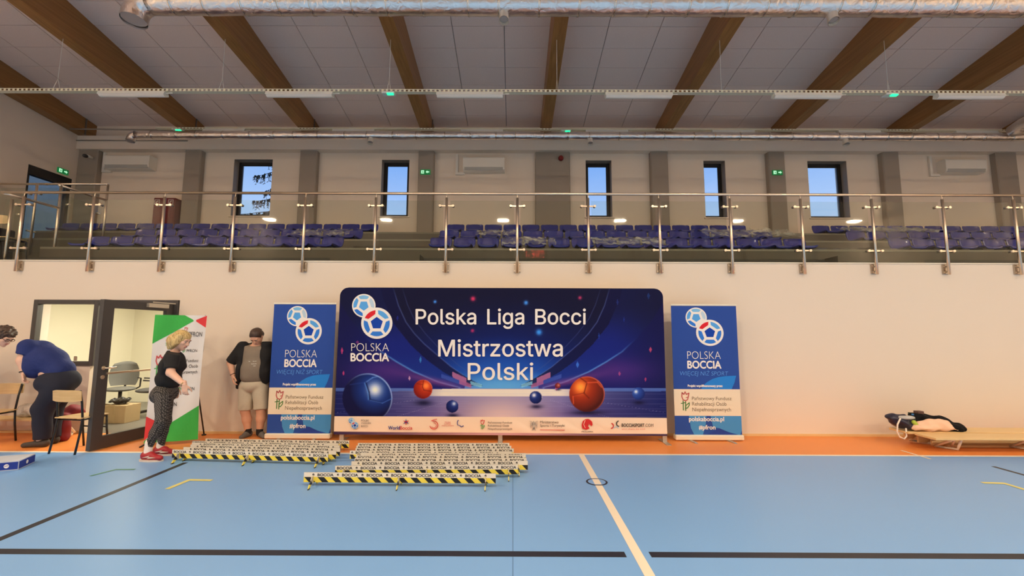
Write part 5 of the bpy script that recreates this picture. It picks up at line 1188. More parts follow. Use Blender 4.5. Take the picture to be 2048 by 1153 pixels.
for px, m_, lab in ((1825, omat(70, 120, 170), 'clear water bottle with a blue cap between bag and jacket'), (1833, omat(70, 80, 60), 'clear water bottle with a dark green cap beside the blue-capped one')):
    bx = X_(px); by = 6.44 if px == 1825 else 6.56
    t = thing('water_bottle', lab, 'bottle', (bx, by, .205)); q = MB()
    q.tube([(bx, by, .205), (bx, by, .215), (bx, by, .36), (bx, by, .395), (bx, by, .41)], [.026, .030, .030, .014, .012], 14); q.build('bottle_body', thin_glass('pet' + str(px), (.80, .88, .90), 2.0), t)
    MB().tube([(bx, by, .41), (bx, by, .43)], .014, 12).build('cap', m_, t)
t = thing('small_box', 'small brown box on top of the black jacket', 'box', (X_(1850), 6.54, .40)); MB().bbox(X_(1844), X_(1856), 6.50, 6.58, .415, .455, .003).build('carton', mat('brown_box', obs(96, 64, 52), .6), t)

# ------------------------------------------------------------------ gallery fittings
def ac(x0, x1, z0, z1, label, pipe=True, yf=10.217):
    t = thing('air_conditioner', label, 'air conditioner', ((x0 + x1) / 2, yf, z0)); m_ = MB(); h = z1 - z0
    pr_ = [(yf + .23, z0), (yf + .06, z0), (yf + .012, z0 + .03), (yf, z0 + .08), (yf, z1 - .03), (yf + .02, z1), (yf + .23, z1)]
    m_.prism(pr_, lambda a, b, tt: (tt, a, b), x0, x1); m_.build('housing', M_WHITE, t)
    MB().prism([(yf + .012, z0 + .008), (yf - .006, z0 + .075), (yf - .002, z0 + .08), (yf + .03, z0 + .012)], lambda a, b, tt: (tt, a, b), x0 + .04, x1 - .04).build('louvre', mat('louvre_grey', (.5, .48, .43), .4), t)
    if pipe: q = MB(); q.box(x0 - .20, x0 - .14, YB - .05, YB - .003, z0 - .04, z1 + .14); q.box(x0 - .14, x0 + .03, YB - .05, YB - .003, z0 - .04, z0 + .02); q.build('pipe_cover', M_WHITE, t)
a_ = lambda px, py: aty(px, py, 10.22)
ac(a_(240, 0)[0], a_(328, 0)[0], a_(280, 336)[2], a_(280, 310)[2], 'white wall air conditioner at the left end of the gallery')
ac(a_(931, 0)[0], a_(1011, 0)[0], a_(970, 341)[2], a_(970, 314)[2], 'white wall air conditioner in the middle of the gallery')
ac(a_(1858, 0)[0], a_(1937, 0)[0], a_(1900, 344)[2], a_(1900, 318)[2], 'white wall air conditioner at the right end of the gallery')
M_EXG = mat('exit_green', (.01, .22, .06), .4, emit=(.01, .35, .09), estr=.25); M_EXW = mat('exit_white', (.5, .9, .6), .4, emit=(.45, 1., .6), estr=.9)
def exit_sign(fn, label, flip, at_):
    t = thing('exit_sign', label, 'exit sign', at_); w, h = .24, .12
    m_ = MB(); V = [fn(u, v, l) for l in (0, .03) for u, v in ((-w / 2, -h / 2), (w / 2, -h / 2), (w / 2, h / 2), (-w / 2, h / 2))]
    m_.add(V, [(0, 1, 2, 3), (7, 6, 5, 4), (0, 4, 5, 1), (1, 5, 6, 2), (2, 6, 7, 3), (3, 7, 4, 0)]); m_.build('sign_box', M_EXG, t)
    P = Print(lambda u, v, l: fn(u, v, .03 + .001 * l)); s = -1 if flip else 1
    P.poly([(-.10, -.04), (-.03, -.04), (-.03, .04), (-.10, .04)], M_EXW, 1); P.poly([(-.085, -.03), (-.065, .0), (-.075, .012), (-.06, .028), (-.05, .0), (-.04, -.03), (-.06, -.015)], M_EXG, 2)
    P.poly([((.055 + s * u), v) for u, v in ((.042, 0), (.005, .037), (.005, .014), (-.040, .014), (-.040, -.014), (.005, -.014), (.005, -.037))], M_EXW, 1); P.build('pictogram', t)
for px, py, fl, lab in ((851, 345, False, 'green exit sign with arrow on a pillar left of the middle air conditioner'), (1554, 346, True, 'green exit sign with arrow on a pillar near the right-hand window')):
    c = aty(px, py, YB - .15); fx = not fl
    exit_sign(lambda u, v, l, c=c: (c[0] + u, c[1] - l, c[2] + v), lab, not fl, tuple(c))
c = (XL, 9.98, 1.55 + .376 * 9.98); exit_sign(lambda u, v, l: (XL + l, 9.98 + u, c[2] + v), 'green exit sign on the left wall above the glazed door', False, c)
c = aty(1122, 316, YB - .14); t = thing('alarm_sounder', 'round red alarm sounder high on the wide grey pillar', 'alarm', tuple(c)); M_REDP = mat('alarm_red', (.25, .012, .012), .4)
MB().tube([(c[0], YB - .10, c[2]), (c[0], YB - .15, c[2]), (c[0], YB - .17, c[2])], [.065, .06, .04], 20).build('housing', M_REDP, t)
c = aty(168, 311, 10.05); t = thing('security_camera', 'small security camera under the lintel at the left corner', 'camera', (c[0], c[1], c[2]))
q = MB(); q.tube([(c[0], 10.26, c[2] + .03), (c[0], 10.1, c[2] + .02)], .03, 10); q.build('mount', M_WHITE, t); MB().ell((c[0], 10.08, c[2]), (.05, .06, .045)).build('camera_dome', M_DARK, t)
c0, c1 = aty(303, 452, 10.17), aty(351, 396, 10.17); t = thing('hydrant_cabinet', 'dark red fire hydrant cabinet on the gallery wall', 'cabinet', (c0[0], 10.17, c0[2])); M_HY = mat('hydrant_red', (.17, .013, .013), .4)
z0 = 3.98; MB().bbox(c0[0], c1[0], 10.17, YB, z0, c1[2], .008).build('cabinet_body', M_HY, t); MB().bbox(c0[0] + .02, c1[0] - .02, 10.158, 10.17, z0 + .02, c1[2] - .02, .004).build('door', M_HY, t)
P = Print(lambda u, v, l: (u, 10.157 - .0008 * l, v)); 
for u0 in (c0[0] + .04, c1[0] - .15):
    zz = c1[2] - .05; P.stroke([(u0, zz), (u0 + .11, zz), (u0 + .11, zz - .11), (u0, zz - .11)], .010, PW_, 1, True); P.stroke([(u0 + .03, zz - .08), (u0 + .05, zz - .04), (u0 + .08, zz - .03)], .012, PW_, 1)
P.build('hose_symbol', t)
# scoreboard on the opposite wall (mirrored faintly by the railing glass)
sb = thing('scoreboard', 'black scoreboard with red digits on the far opposite wall behind the camera', 'scoreboard', (1.4, YF + .1, 6.5))
MB().bbox(.6, 2.2, YF + .004, YF + .1, 6.25, 6.95, .01).build('case', M_BLACK, sb); M_LED = mat('led_red', (.4, .02, .02), .4, emit=(1., .06, .05), estr=30)
q = MB()
for dgt in range(4):
    x = .85 + dgt * .32
    for (ax_, az, bx_, bz) in ((0, 0, .16, 0), (0, .2, .16, .2), (0, .4, .16, .4), (0, 0, 0, .2), (0, .2, 0, .4), (.16, 0, .16, .2), (.16, .2, .16, .4)):
        if random.random() < .75: q.box(x + min(ax_, bx_) - .012, x + max(ax_, bx_) + .012, YF + .1, YF + .106, 6.4 + min(az, bz) - .012, 6.4 + max(az, bz) + .012)
q.build('digits', M_LED, sb)
# protective film on the seats
def film_mat():
    m = bpy.data.materials.new('plastic_film'); m.use_nodes = True; n = m.node_tree; n.nodes.clear()
    o = n.nodes.new('ShaderNodeOutputMaterial'); mx = n.nodes.new('ShaderNodeMixShader'); t = n.nodes.new('ShaderNodeBsdfTransparent'); g = n.nodes.new('ShaderNodeBsdfPrincipled')
    g.inputs['Base Color'].default_value = (.75, .74, .66, 1); g.inputs['Roughness'].default_value = .12
    f = n.nodes.new('ShaderNodeTexNoise'); f.inputs['Scale'].default_value = 6; f.inputs['Detail'].default_value = 6; tc = n.nodes.new('ShaderNodeTexCoord')
    r = n.nodes.new('ShaderNodeMapRange'); r.inputs[1].default_value = .42; r.inputs[2].default_value = .72; r.inputs[3].default_value = .10; r.inputs[4].default_value = .75
    n.links.new(tc.outputs['Object'], f.inputs['Vector']); n.links.new(f.outputs['Fac'], r.inputs[0]); n.links.new(r.outputs[0], mx.inputs[0])
    b = n.nodes.new('ShaderNodeBump'); b.inputs['Distance'].default_value = .03; b.inputs['Strength'].default_value = .8; n.links.new(f.outputs['Fac'], b.inputs['Height']); n.links.new(b.outputs[0], g.inputs['Normal'])
    n.links.new(t.outputs[0], mx.inputs[1]); n.links.new(g.outputs[0], mx.inputs[2]); n.links.new(mx.outputs[0], o.inputs[0]); return m
M_FILM = film_mat()
def film(x0, x1, y0, y1, z0, z1, label, seed, amp=.03):
    r = np.random.default_rng(seed); n, m_ = 48, 16; ph = r.uniform(0, 6, 8); V = []; Fs = []
    for j in range(m_ + 1):
        for i in range(n + 1):
            u, v = i / n, j / m_; x = x0 + (x1 - x0) * u; y = y0 + (y1 - y0) * v + .03 * math.sin(9 * u + ph[0])
            z = z0 + (z1 - z0) * v + amp * (math.sin(31 * u + 5 * v + ph[1]) * math.sin(11 * v + ph[2]) + .6 * math.sin(67 * u + ph[3] + 7 * v) + .5 * r.uniform(-1, 1))
            V.append((x, y + .03 * math.sin(14 * v + ph[4] + 20 * u), z))
    for j in range(m_):
        for i in range(n): k = j * (n + 1) + i; Fs.append((k, k + 1, k + n + 2, k + n + 1))
    tag(MB().add(V, Fs, 0, True).build('plastic_film', M_FILM, fix=False), label, 'plastic film', 'plastic films over the seats')
film(-4.5, -3.3, 8.52, 8.95, 3.46, 3.68, 'crumpled plastic film over seats in the left block, middle row', 1, .012)
film(-.75, .05, 8.50, 8.95, 3.48, 3.68, 'crumpled plastic film over middle block seats, left of centre', 2, .012)
film(-.2, .75, 7.52, 7.9, 3.10, 3.30, 'crumpled plastic film over the front row just left of the wide pillar', 3, .012)
film(1.4, 2.7, 7.52, 7.9, 3.10, 3.30, 'crumpled plastic film over the front row below the third window', 4, .012)
film(3.8, 5.7, 8.48, 8.95, 3.46, 3.72, 'loose plastic film hanging off the right end of the middle block', 5, .02)
film(5.0, 6.9, 7.6, 8.2, 3.05, 3.12, 'plastic film lying in the right-hand aisle', 6, .015)
film(7.0, 8.6, 8.6, 9.4, 3.62, 3.86, 'large plastic film draped over the right block seats', 7, .03)
film(-2.5, -1.9, 7.65, 8.3, 3.03, 3.06, 'plastic film lying in the left-hand aisle', 8, .012)

# ------------------------------------------------------------------ spruce outside the left window
tr_ = thing('spruce_tree', 'dark spruce with drooping branches outside the leftmost wide window', 'tree', (-8.35, 15.5, 0))
MB().tube([(-8.35, 15.5, 0), (-8.33, 15.5, 6), (-8.35, 15.5, 11)], [.25, .16, .03], 10).build('trunk', mat('bark', (.02, .016, .012), .9), tr_)
V = []; Fs = []; M_NEED = mat('needles', (.012, .022, .016), .9); r_ = random.Random(5); br = MB()
for k in range(24):
    z = 4.3 + k * .26; a = r_.uniform(0, 2 * PI) if k % 2 else PI + r_.uniform(-.7, .7); L = max(.4, (11 - z) * .26 + r_.uniform(-.2, .3)); pts = []
    for i in range(9): u = i / 8; pts.append(np.array([-8.35 + math.cos(a) * L * u, 15.5 + math.sin(a) * L * u, z + .10 * L * u - .42 * L * u * u + .22 * L * u ** 4]))
    br.tube(pts, [.022 * (1 - .8 * i / 8) for i in range(9)], 5)
    for i in range(2, 9):
        for w in range(4):
            p = pts[i] + np.array([r_.uniform(-.06, .06), r_.uniform(-.06, .06), 0]); l = r_.uniform(.12, .42) * (1.2 - .06 * i); b_ = len(V)
            q = p + np.array([r_.uniform(-.06, .06), r_.uniform(-.06, .06), -l]); m2 = (p + q) / 2 + np.array([r_.uniform(-.03, .03), 0, 0])
            for s_, e_ in ((p, m2), (m2, q)):
                for tt in range(3):
                    c_ = s_ + (e_ - s_) * r_.random(); an = r_.uniform(0, 2 * PI); d_ = np.array([math.cos(an) * .07, math.sin(an) * .07, -.05]); b_ = len(V); n_2 = np.array([0, 0, .02])
                    V += [tuple(c_ + n_2), tuple(c_ - n_2), tuple(c_ + d_)]; Fs.append((b_, b_ + 1, b_ + 2))
            b_ = len(V); V += [tuple(p + np.array([.022, 0, 0])), tuple(p - np.array([.022, 0, 0])), tuple(q)]; Fs.append((b_, b_ + 1, b_ + 2))
            b_ = len(V); V += [tuple(p + np.array([0, .02, 0])), tuple(p - np.array([0, .02, 0])), tuple(q)]; Fs.append((b_, b_ + 1, b_ + 2))
br.build('branches', MATS['bark'], tr_)['kind'] = 'stuff'
MB().add(V, Fs).build('foliage', M_NEED, tr_, fix=False)['kind'] = 'stuff'
struct(MB().box(-60, 60, YB + .5, 90, -.4, -.2), 'ground_outside', mat('ground_dark', (.05, .06, .04), .9))

# ------------------------------------------------------------------ people
def j(px, py, Y): return aty(px, py, Y)
def person(label, base):
    return thing('person', label, 'person', tuple(base))
def shoe(B, heel, toe, w=.045, h=.06):
    heel = np.array(heel); toe = np.array(toe); d = unit(toe - heel)
    B.cone(heel + np.array([0, 0, w * .9]), toe + np.array([0, 0, w * .62]), w, w * .66, k=.03); B.cone(heel + np.array([0, 0, h]), heel + d * .08 + np.array([0, 0, h]), w * .95, w * .8, k=.03)
    return B
M_TBLK = mat('black_tshirt', (.012, .012, .014), .85, bump=(25, .3, .01))
def leggings():
    m = bpy.data.materials.new('patterned_leggings'); m.use_nodes = True; n = m.node_tree; p = n.nodes['Principled BSDF']; tc = n.nodes.new('ShaderNodeTexCoord'); mp = n.nodes.new('ShaderNodeMapping')
    mp.inputs['Scale'].default_value = (52, 52, 52); mp.inputs['Rotation'].default_value = (0, .5, 0)
    v = n.nodes.new('ShaderNodeTexVoronoi'); v.feature = 'DISTANCE_TO_EDGE'; v.inputs['Scale'].default_value = 1.0; v.inputs['Randomness'].default_value = .25
    r = n.nodes.new('ShaderNodeValToRGB'); r.color_ramp.elements[0].position = .10; r.color_ramp.elements[0].color = (.010, .010, .011, 1); r.color_ramp.elements[1].position = .22; r.color_ramp.elements[1].color = (.17, .155, .145, 1)
    n.links.new(tc.outputs['Object'], mp.inputs[0]); n.links.new(mp.outputs[0], v.inputs['Vector']); n.links.new(v.outputs['Distance'], r.inputs[0]); n.links.new(r.outputs[0], p.inputs['Base Color']); p.inputs['Roughness'].default_value = .8
    return m
M_LEG = leggings()
def hair_mat(name, c1, c2):
    m = wood_mat(name, c1, c2, .5, (40, 40, 5)); return m
FEATM = [M_EYEW, M_EYEB, M_LIP]

# --- woman walking to the right, bent forward
w = person('woman with blond bob in black t-shirt and patterned leggings walking right, leaning forward', (j(325, 915, 5.62)[0], 5.62, 0))
Bd = Blob(.025); ft = MB(); hc = j(364, 681, 5.62); hf = np.array([.90, -.06, -.42]); hu = np.array([.42, 0, .90])
Pw, Rw = head(Bd, ft, hc, hf, hu, .98)
neck = j(351, 706, 5.64); Bd.cone(neck + np.array([-.02, 0, -.03]), Pw(0, -.02, -.07), .055, .050, k=.03)
shN, shF = j(344, 716, 5.47), j(349, 714, 5.82); elN, elF = j(341, 746, 5.42), j(349, 748, 5.86); wrN, wrF = j(369, 770, 5.38), j(352, 776, 5.84)
Bd.ell((neck + shN) / 2 * .5 + (neck + shF) / 2 * .5 + np.array([-.02, 0, -.11]), (.085, .14, .11), k=.03)
for s_, e_, w_ in ((shN, elN, wrN), (shF, elF, wrF)):
    Bd.cone(s_ + np.array([0, 0, -.03]), e_, .048, .044, k=.02); Bd.cone(e_, w_, .046, .028, k=.02)
hipN, hipF = j(325, 792, 5.54), j(328, 792, 5.72); knN, knF = j(323, 843, 5.51), j(331, 843, 5.73); anN, anF = j(298, 894, 5.50), j(322, 890, 5.75)
Bd.ell(j(338, 755, 5.63), (.085, .13, .18), k=.03)
for a, b, c in ((hipN, knN, anN), (hipF, knF, anF)): Bd.cone(a, b, .080, .050); Bd.cone(b, c, .050, .034)
mb = MB(); Bd.to(mb, .0095)
hand(mb, wrN, (.12, -.02, -1), (-.15, .97, .0), (.9, .2, .1), .6, .165)
hand(mb, wrF, (.10, .0, -1), (.3, -.9, 0), (.9, .2, .1), .55, .17)
mb.build('body', M_SKIN, w); ft.build('face', FEATM, w, fix=False)
T = Blob(.028, .0035, 26)
ch = (shN + shF) / 2; ax_u = unit(neck - j(330, 775, 5.63)); Rt = np.stack([np.cross(ax_u, [0, 1, 0]), [0, 1, 0], ax_u], 1)
T.ell(j(345, 732, 5.63), (.105, .185, .18), Rt); T.ell(j(354, 734, 5.63), (.075, .14, .08), Rt); T.ell(j(337, 757, 5.63), (.115, .165, .14), Rt); T.ell(j(346, 764, 5.63), (.07, .12, .09), Rt); T.cone(shN, shF, .080, .080); T.cone(neck + np.array([-.03, 0, -.10]), neck + np.array([-.03, 0, -.02]), .12, .075)
T.cut(j(334, 779, 5.63), -ax_u + np.array([-.25, 0, 0])); T.cut(neck + ax_u * .012, ax_u)
for s_, e_ in ((shN, elN), (shF, elF)):
    d = unit(e_ - s_); c_ = s_ + d * .14; T.cone(s_ + np.array([0, 0, .0]), s_ + d * .17, .078, .070, [(c_, d)], k=.03)
q = MB(); T.to(q, .010); q.build('tshirt', M_TBLK, w)
L = Blob(.03, .001, 20)
L.ell(j(331, 786, 5.63), (.120, .165, .13)); L.ell(j(324, 791, 5.63), (.105, .155, .11)); 
for a, b, c in ((hipN, knN, anN), (hipF, knF, anF)):
    L.cone(a + np.array([.01, 0, 0]), b, .096, .062, k=.03); L.cone(b, b * .55 + c * .45 + np.array([-.01, 0, 0]), .061, .058, k=.03); L.cone(b * .55 + c * .45 + np.array([-.01, 0, 0]), c, .056, .040, k=.02)
L.cut(j(334, 768, 5.63), ax_u)
q = MB(); L.to(q, .010); q.build('leggings', M_LEG, w)
M_RED = mat('shoe_red', obs(150, 24, 34), .5); M_SOLE = mat('sole_white', (.7, .62, .55), .5); M_SOCK = mat('sock_white', obs(226, 208, 194), .8)
for a, toe, nm in ((anN, np.array([.20, -.03, 0]), 1), (anF, np.array([.20, .0, 0]), 2)):
    h_ = np.array([a[0] - .03, a[1], .012 if nm == 1 else .012]); S = Blob(.02); shoe(S, h_ , h_ + toe, .047, .06); S.cut((0, 0, .002), (0, 0, -1))
    q = MB(); S.to(q, .007); so = q.build('shoe', M_RED, w)
    q = MB(); n = 14; out_ = [(h_[0] + .085 + .145 * math.cos(t), h_[1] + toe[1] * .5 + .052 * math.sin(t)) for t in np.linspace(0, 2 * PI, 20)[:-1]]
    q.prism(out_, lambda a1, b1, t: (a1, b1, t), .001, .022); q.build('sole', M_SOLE if nm == 1 else M_SOLE, so)
    q = MB(); yq = h_[1] - .050; q.prism([(h_[0] + .0, .05), (h_[0] + .09, .075), (h_[0] + .075, .06), (h_[0] + .17, .05), (h_[0] + .06, .038), (h_[0] + .085, .055)], lambda a1, b1, t: (a1, yq + t - .008 * 0, b1), -.010, .004); q.build('swoosh', M_SOLE, so)
    K = Blob(.01, .001); up = a + np.array([0, 0, .05]); K.cone(np.array([a[0] - .01, a[1], .07]), up, .042, .044); q = MB(); K.to(q, .008); q.build('sock', M_SOCK, w)
Hh = Blob(.025, .0010, 110); Hh.ell(Pw(0, -.025, .036), (.090, .104, .090), Rw); Hh.ell(j(350, 683, 5.62), (.075, .088, .10))
for sx in (-1, 1): Hh.cone(Pw(sx * .078, .0, .06), Pw(sx * .082, .005, -.085), .030, .022)
Hh.cone(j(347, 680, 5.62), j(346, 694, 5.62), .070, .062); Hh.cone(j(352, 682, 5.55), j(352, 695, 5.54), .05, .035); Hh.cone(j(352, 682, 5.70), j(352, 695, 5.71), .05, .035); Hh.cut(j(350, 698.5, 5.62), (.12, 0, -1))
Hh.cut(Pw(0, .060, .0), Rw[:, 1] - Rw[:, 2] * .55)
q = MB(); Hh.to(q, .008); q.build('hair', hair_mat('blond_hair', obs(140, 104, 56), obs(222, 190, 128)), w)
q = MB(); bd_ = unit(wrN - elN); pr = [wrN - bd_ * .02 + .033 * (math.cos(t) * np.cross(bd_, [0, 1, 0]) + math.sin(t) * np.array([0, 1, 0])) for t in np.linspace(0, 2 * PI, 13)]; q.tube(pr, .005, 6, cap=False); q.build('bracelet', mat('bracelet_gold', (.6, .45, .2), .3, 1.), w)

# --- man standing by the banner with his head bowed
Ym = 6.75
m_ = person('man in open black hoodie and light shorts standing with bowed head beside the banner', (j(508, 876, Ym)[0], Ym, 0))
Bd = Blob(.025); ft = MB(); hc = j(513, 674, Ym - .07); Pm, Rm = head(Bd, ft, hc, (0.03, -.60, -.80), (0, -.80, .60), 1.0)
neck = j(512, 690, Ym + .02); Bd.cone(neck - np.array([0, 0, .03]), Pm(0, -.03, -.05), .062, .058, k=.03)
sL, sR = j(486, 694, Ym), j(533, 691, Ym + .02); eL, eR = j(461, 726, Ym - .02), j(538, 728, Ym + .12); wL, wR = j(466, 751, Ym - .10), j(533, 757, Ym + .10)
for s_, e_, w_ in ((sL, eL, wL), (sR, eR, wR)): Bd.cone(s_, e_, .056, .048, k=.02); Bd.cone(e_, w_, .050, .031, k=.02)
Bd.ell(j(510, 712, Ym), (.16, .11, .18)); Bd.ell(j(508, 750, Ym), (.16, .12, .18))
hL, hR = j(494, 775, Ym), j(520, 775, Ym); kL, kR = j(490, 822, Ym - .03), j(522, 820, Ym - .03); aL, aR = j(496, 866, Ym + .0), j(519, 866, Ym - .02)
for a, b, c in ((hL, kL, aL), (hR, kR, aR)):
    Bd.cone(a, b, .09, .062); md = b * .6 + c * .4 + np.array([0, .015, 0]); Bd.cone(b, md, .062, .064); Bd.cone(md, c, .062, .040)
mb = MB(); Bd.to(mb, .0095)
hand(mb, wL, (.22, -.15, -1), (.7, .5, 0), (.3, -.9, 0), .5, .185)
mb.build('body', M_SKIN2, m_); ft.build('face', FEATM, m_, fix=False)
S = Blob(.04, .003, 24); S.ell(j(511, 712, Ym), (.185, .135, .20)); S.ell(j(508, 738, Ym - .03), (.185, .155, .19)); S.ell(j(507, 752, Ym - .02), (.185, .15, .14)); S.cone(sL, sR, .065, .065)
S.cut(j(507, 765, Ym), (0, 0, -1)); S.cut(neck + np.array([0, 0, .0]), (0, -.25, 1)); q = MB(); S.to(q, .010); ts = q.build('tshirt', mat('grey_tshirt', obs(122, 106, 90), .85, bump=(30, .4, .01)), m_)
q = MB()      # pale print on the shirt, following its curve
for k, (x0, x1, py) in enumerate(((500, 517, 715), (498, 519, 719), (497, 519, 724), (500, 518, 729), (507, 515, 733))):
    for i in range(6):
        if (i + k) % 4 == 3: continue
        xa = x0 + (x1 - x0) * i / 6; xb = xa + (x1 - x0) / 7; A_ = j(xa, py, Ym - .165); B_ = j(xb, py + .3, Ym - .165); f_ = lambda P_: Ym - .03 - math.sqrt(max(.001, 1 - ((P_[0] - j(508, 738, Ym)[0]) / .185) ** 2 - ((P_[2] - j(508, 738, Ym)[2]) / .19) ** 2)) * .155 - .012
        A_[1] = f_(A_); B_[1] = f_(B_); q.add([A_, B_, B_ + np.array([0, 0, .010]), A_ + np.array([0, 0, .010])], [(0, 1, 2, 3)])
q.build('shirt_print', mat('shirt_print', obs(190, 180, 165), .7), m_, fix=False)
Hd = Blob(.04, .004, 20)
for sx, s_, e_, cx in ((-1, sL, eL, 490), (1, sR, eR, 532)):
    Hd.ell(j(cx, 712, Ym + .03), (.115, .14, .17)); Hd.ell(j(cx + (-2 if sx < 0 else 0), 742, Ym + .02), (.085, .16, .20)); d = unit(e_ - s_)
    Hd.cone(s_, e_, .085, .075, [(e_ - d * .01, d)], k=.03)
Hd.cone(j(482, 750, Ym - .02), j(476, 775, Ym), .06, .03); Hd.cone(j(531, 745, Ym - .05), j(533, 764, Ym - .03), .06, .035)
Hd.ell(j(511, 715, Ym + .10), (.20, .09, .24)); Hd.cone(neck + np.array([-.08, .05, -.03]), neck + np.array([.08, .05, -.03]), .05, .05)
# front opening
xo = j(502, 740, Ym)[0]; Hq = Hd.fn
def hood(P):
    d = Hq(P); xl = j(500, 680, Ym)[0] + (j(488, 760, Ym)[0] - j(500, 680, Ym)[0]) * (1.60 - P[..., 2]) / .62; xr = j(523, 690, Ym)[0] + (j(527, 760, Ym)[0] - j(523, 690, Ym)[0]) * (1.60 - P[..., 2]) / .62
    gap = np.maximum(np.maximum(xl - P[..., 0], P[..., 0] - xr), P[..., 1] - (Ym + .05))
    return np.maximum(np.maximum(d, -gap), P[..., 2] - (neck[2] + .05))
Hd.fn = hood
q = MB(); Hd.to(q, .010); q.build('hoodie', mat('black_hoodie', (.010, .010, .012), .9), m_)
Sh = Blob(.03, .003, 22); Sh.ell(j(507, 770, Ym), (.195, .15, .13))
for a, b in ((hL, kL), (hR, kR)): Sh.cone(a, b + np.array([0, 0, .01]), .112, .096, [(b + np.array([0, 0, .01]), (0, 0, -1))], k=.012)
Sh.cut(j(507, 761, Ym), (0, 0, 1)); q = MB(); Sh.to(q, .010); q.build('shorts', mat('grey_shorts', obs(178, 160, 136), .9, noise=(60, .08)), m_)
M_SHG = mat('shoe_grey', obs(96, 88, 80), .8)
for a, toe in ((aL, np.array([-.02, -.20, 0])), (aR, np.array([.15, -.16, 0]))):
    S = Blob(.02); h_ = np.array([a[0], a[1] + .03, 0.0]); shoe(S, h_, h_ + toe * .85, .042, .050); S.cut((0, 0, .002), (0, 0, -1)); q = MB(); S.to(q, .008); q.build('shoe', M_SHG, m_)
    K = Blob(.01); K.cone(np.array([a[0], a[1], .06]), a + np.array([0, 0, .07]), .046, .048); K.cut(a + np.array([0, 0, .06]), (0, 0, 1)); q = MB(); K.to(q, .008); q.build('sock', M_TBLK, m_)
Hh = Blob(.02, .002, 40); Hh.ell(Pm(0, -.02, .035), (.085, .105, .092), Rm); Hh.ell(Pm(0, -.07, -.02), (.075, .06, .07), Rm); Hh.cone(Pm(0, -.12, .02), Pm(0, -.15, -.02), .025, .018)
Hh.cut(Pm(0, .052, .055), Rm[:, 1] - Rm[:, 2] * .6); q = MB(); Hh.to(q, .008); q.build('hair', hair_mat('dark_hair', obs(44, 30, 24), obs(74, 52, 42)), m_)
q = MB(); bd_ = unit(wL - eL); pr = [wL - bd_ * .015 + .036 * (math.cos(t) * np.cross(bd_, [0, 1, 0]) + math.sin(t) * np.array([0, 1, 0])) for t in np.linspace(0, 2 * PI, 13)]; q.tube(pr, .005, 6, cap=False); q.build('wristband', M_BLACK, m_)

# --- man bending forward in a navy shirt
Yb = 6.15
b_ = person('heavy man in navy t-shirt and dark trousers bending forward between the two wooden chairs', (j(88, 893, Yb)[0], Yb, 0))
Bd = Blob(.03); ft = MB(); hc = j(62, 712, Yb + .40); Pb, Rb = head(Bd, ft, hc, (-.30, .15, -.94), (-.75, .55, .35), 1.0)
nk = j(64, 700, Yb + .22); Bd.cone(nk, Pb(0, -.02, -.06), .07, .06); pel = j(122, 762, Yb + .05); chs = j(82, 708, Yb + .08)
Bd.cone(pel, chs, .16, .15, k=.05); sN, sF = j(56, 694, Yb - .06), j(66, 704, Yb + .32); eN, eF = j(44, 722, Yb - .10), j(72, 728, Yb + .40); wN, wF = j(48, 745, Yb - .10), j(84, 742, Yb + .42)
for s_, e_, w_ in ((sN, eN, wN), (sF, eF, wF)): Bd.cone(s_, e_, .068, .058, k=.02); Bd.cone(e_, w_, .058, .036, k=.02)
hN, hF = j(118, 772, Yb - .02), j(124, 772, Yb + .17); kN, kF = j(86, 818, Yb - .04), j(104, 820, Yb + .16); aN, aF = j(84, 880, Yb - .02), j(104, 876, Yb + .16)
for a, b, c in ((hN, kN, aN), (hF, kF, aF)): Bd.cone(a, b, .10, .07); Bd.cone(b, c, .065, .042)
mb = MB(); Bd.to(mb, .010)
hand(mb, wN, (.10, .0, -1), (.9, .3, 0), (.3, -.9, .0), .55, .19); hand(mb, wF, (.10, .0, -1), (.9, -.3, 0), (.3, .9, .0), .5, .19)
mb.build('body', M_SKIN, b_); ft.build('face', FEATM, b_, fix=False)
S = Blob(.05, .004, 18); S.cone(j(120, 742, Yb + .06), j(78, 708, Yb + .08), .165, .185); S.ell(j(90, 722, Yb + .06), (.26, .22, .20)); S.ell(j(80, 736, Yb + .05), (.17, .19, .15)); S.cone(sN, sF, .095, .095)
for s_, e_ in ((sN, eN), (sF, eF)):
    d = unit(e_ - s_); S.cone(s_, s_ + d * .17, .100, .092, [(s_ + d * .11, d)], k=.03)
S.cut(j(122, 752, Yb), (.42, 0, -.90)); S.cut(nk + np.array([0, .03, .02]), (-.35, .9, -.1)); q = MB(); S.to(q, .011); q.build('tshirt', mat('navy_tshirt', obs(26, 40, 92), .85, bump=(18, .5, .015)), b_)
L = Blob(.045, .004, 16); L.ell(j(120, 762, Yb + .06), (.22, .22, .18)); L.ell(j(106, 766, Yb + .05), (.18, .20, .14))
for a, b, c in ((hN, kN, aN), (hF, kF, aF)): L.cone(a, b, .155, .115); L.cone(b, c + np.array([0, 0, .02]), .112, .090, [(c + np.array([0, 0, .01]), (0, 0, -1))])
L.cut(j(118, 738, Yb), (-.30, 0, .95)); q = MB(); L.to(q, .011); q.build('trousers', mat('navy_trousers', obs(26, 28, 42), .9), b_)
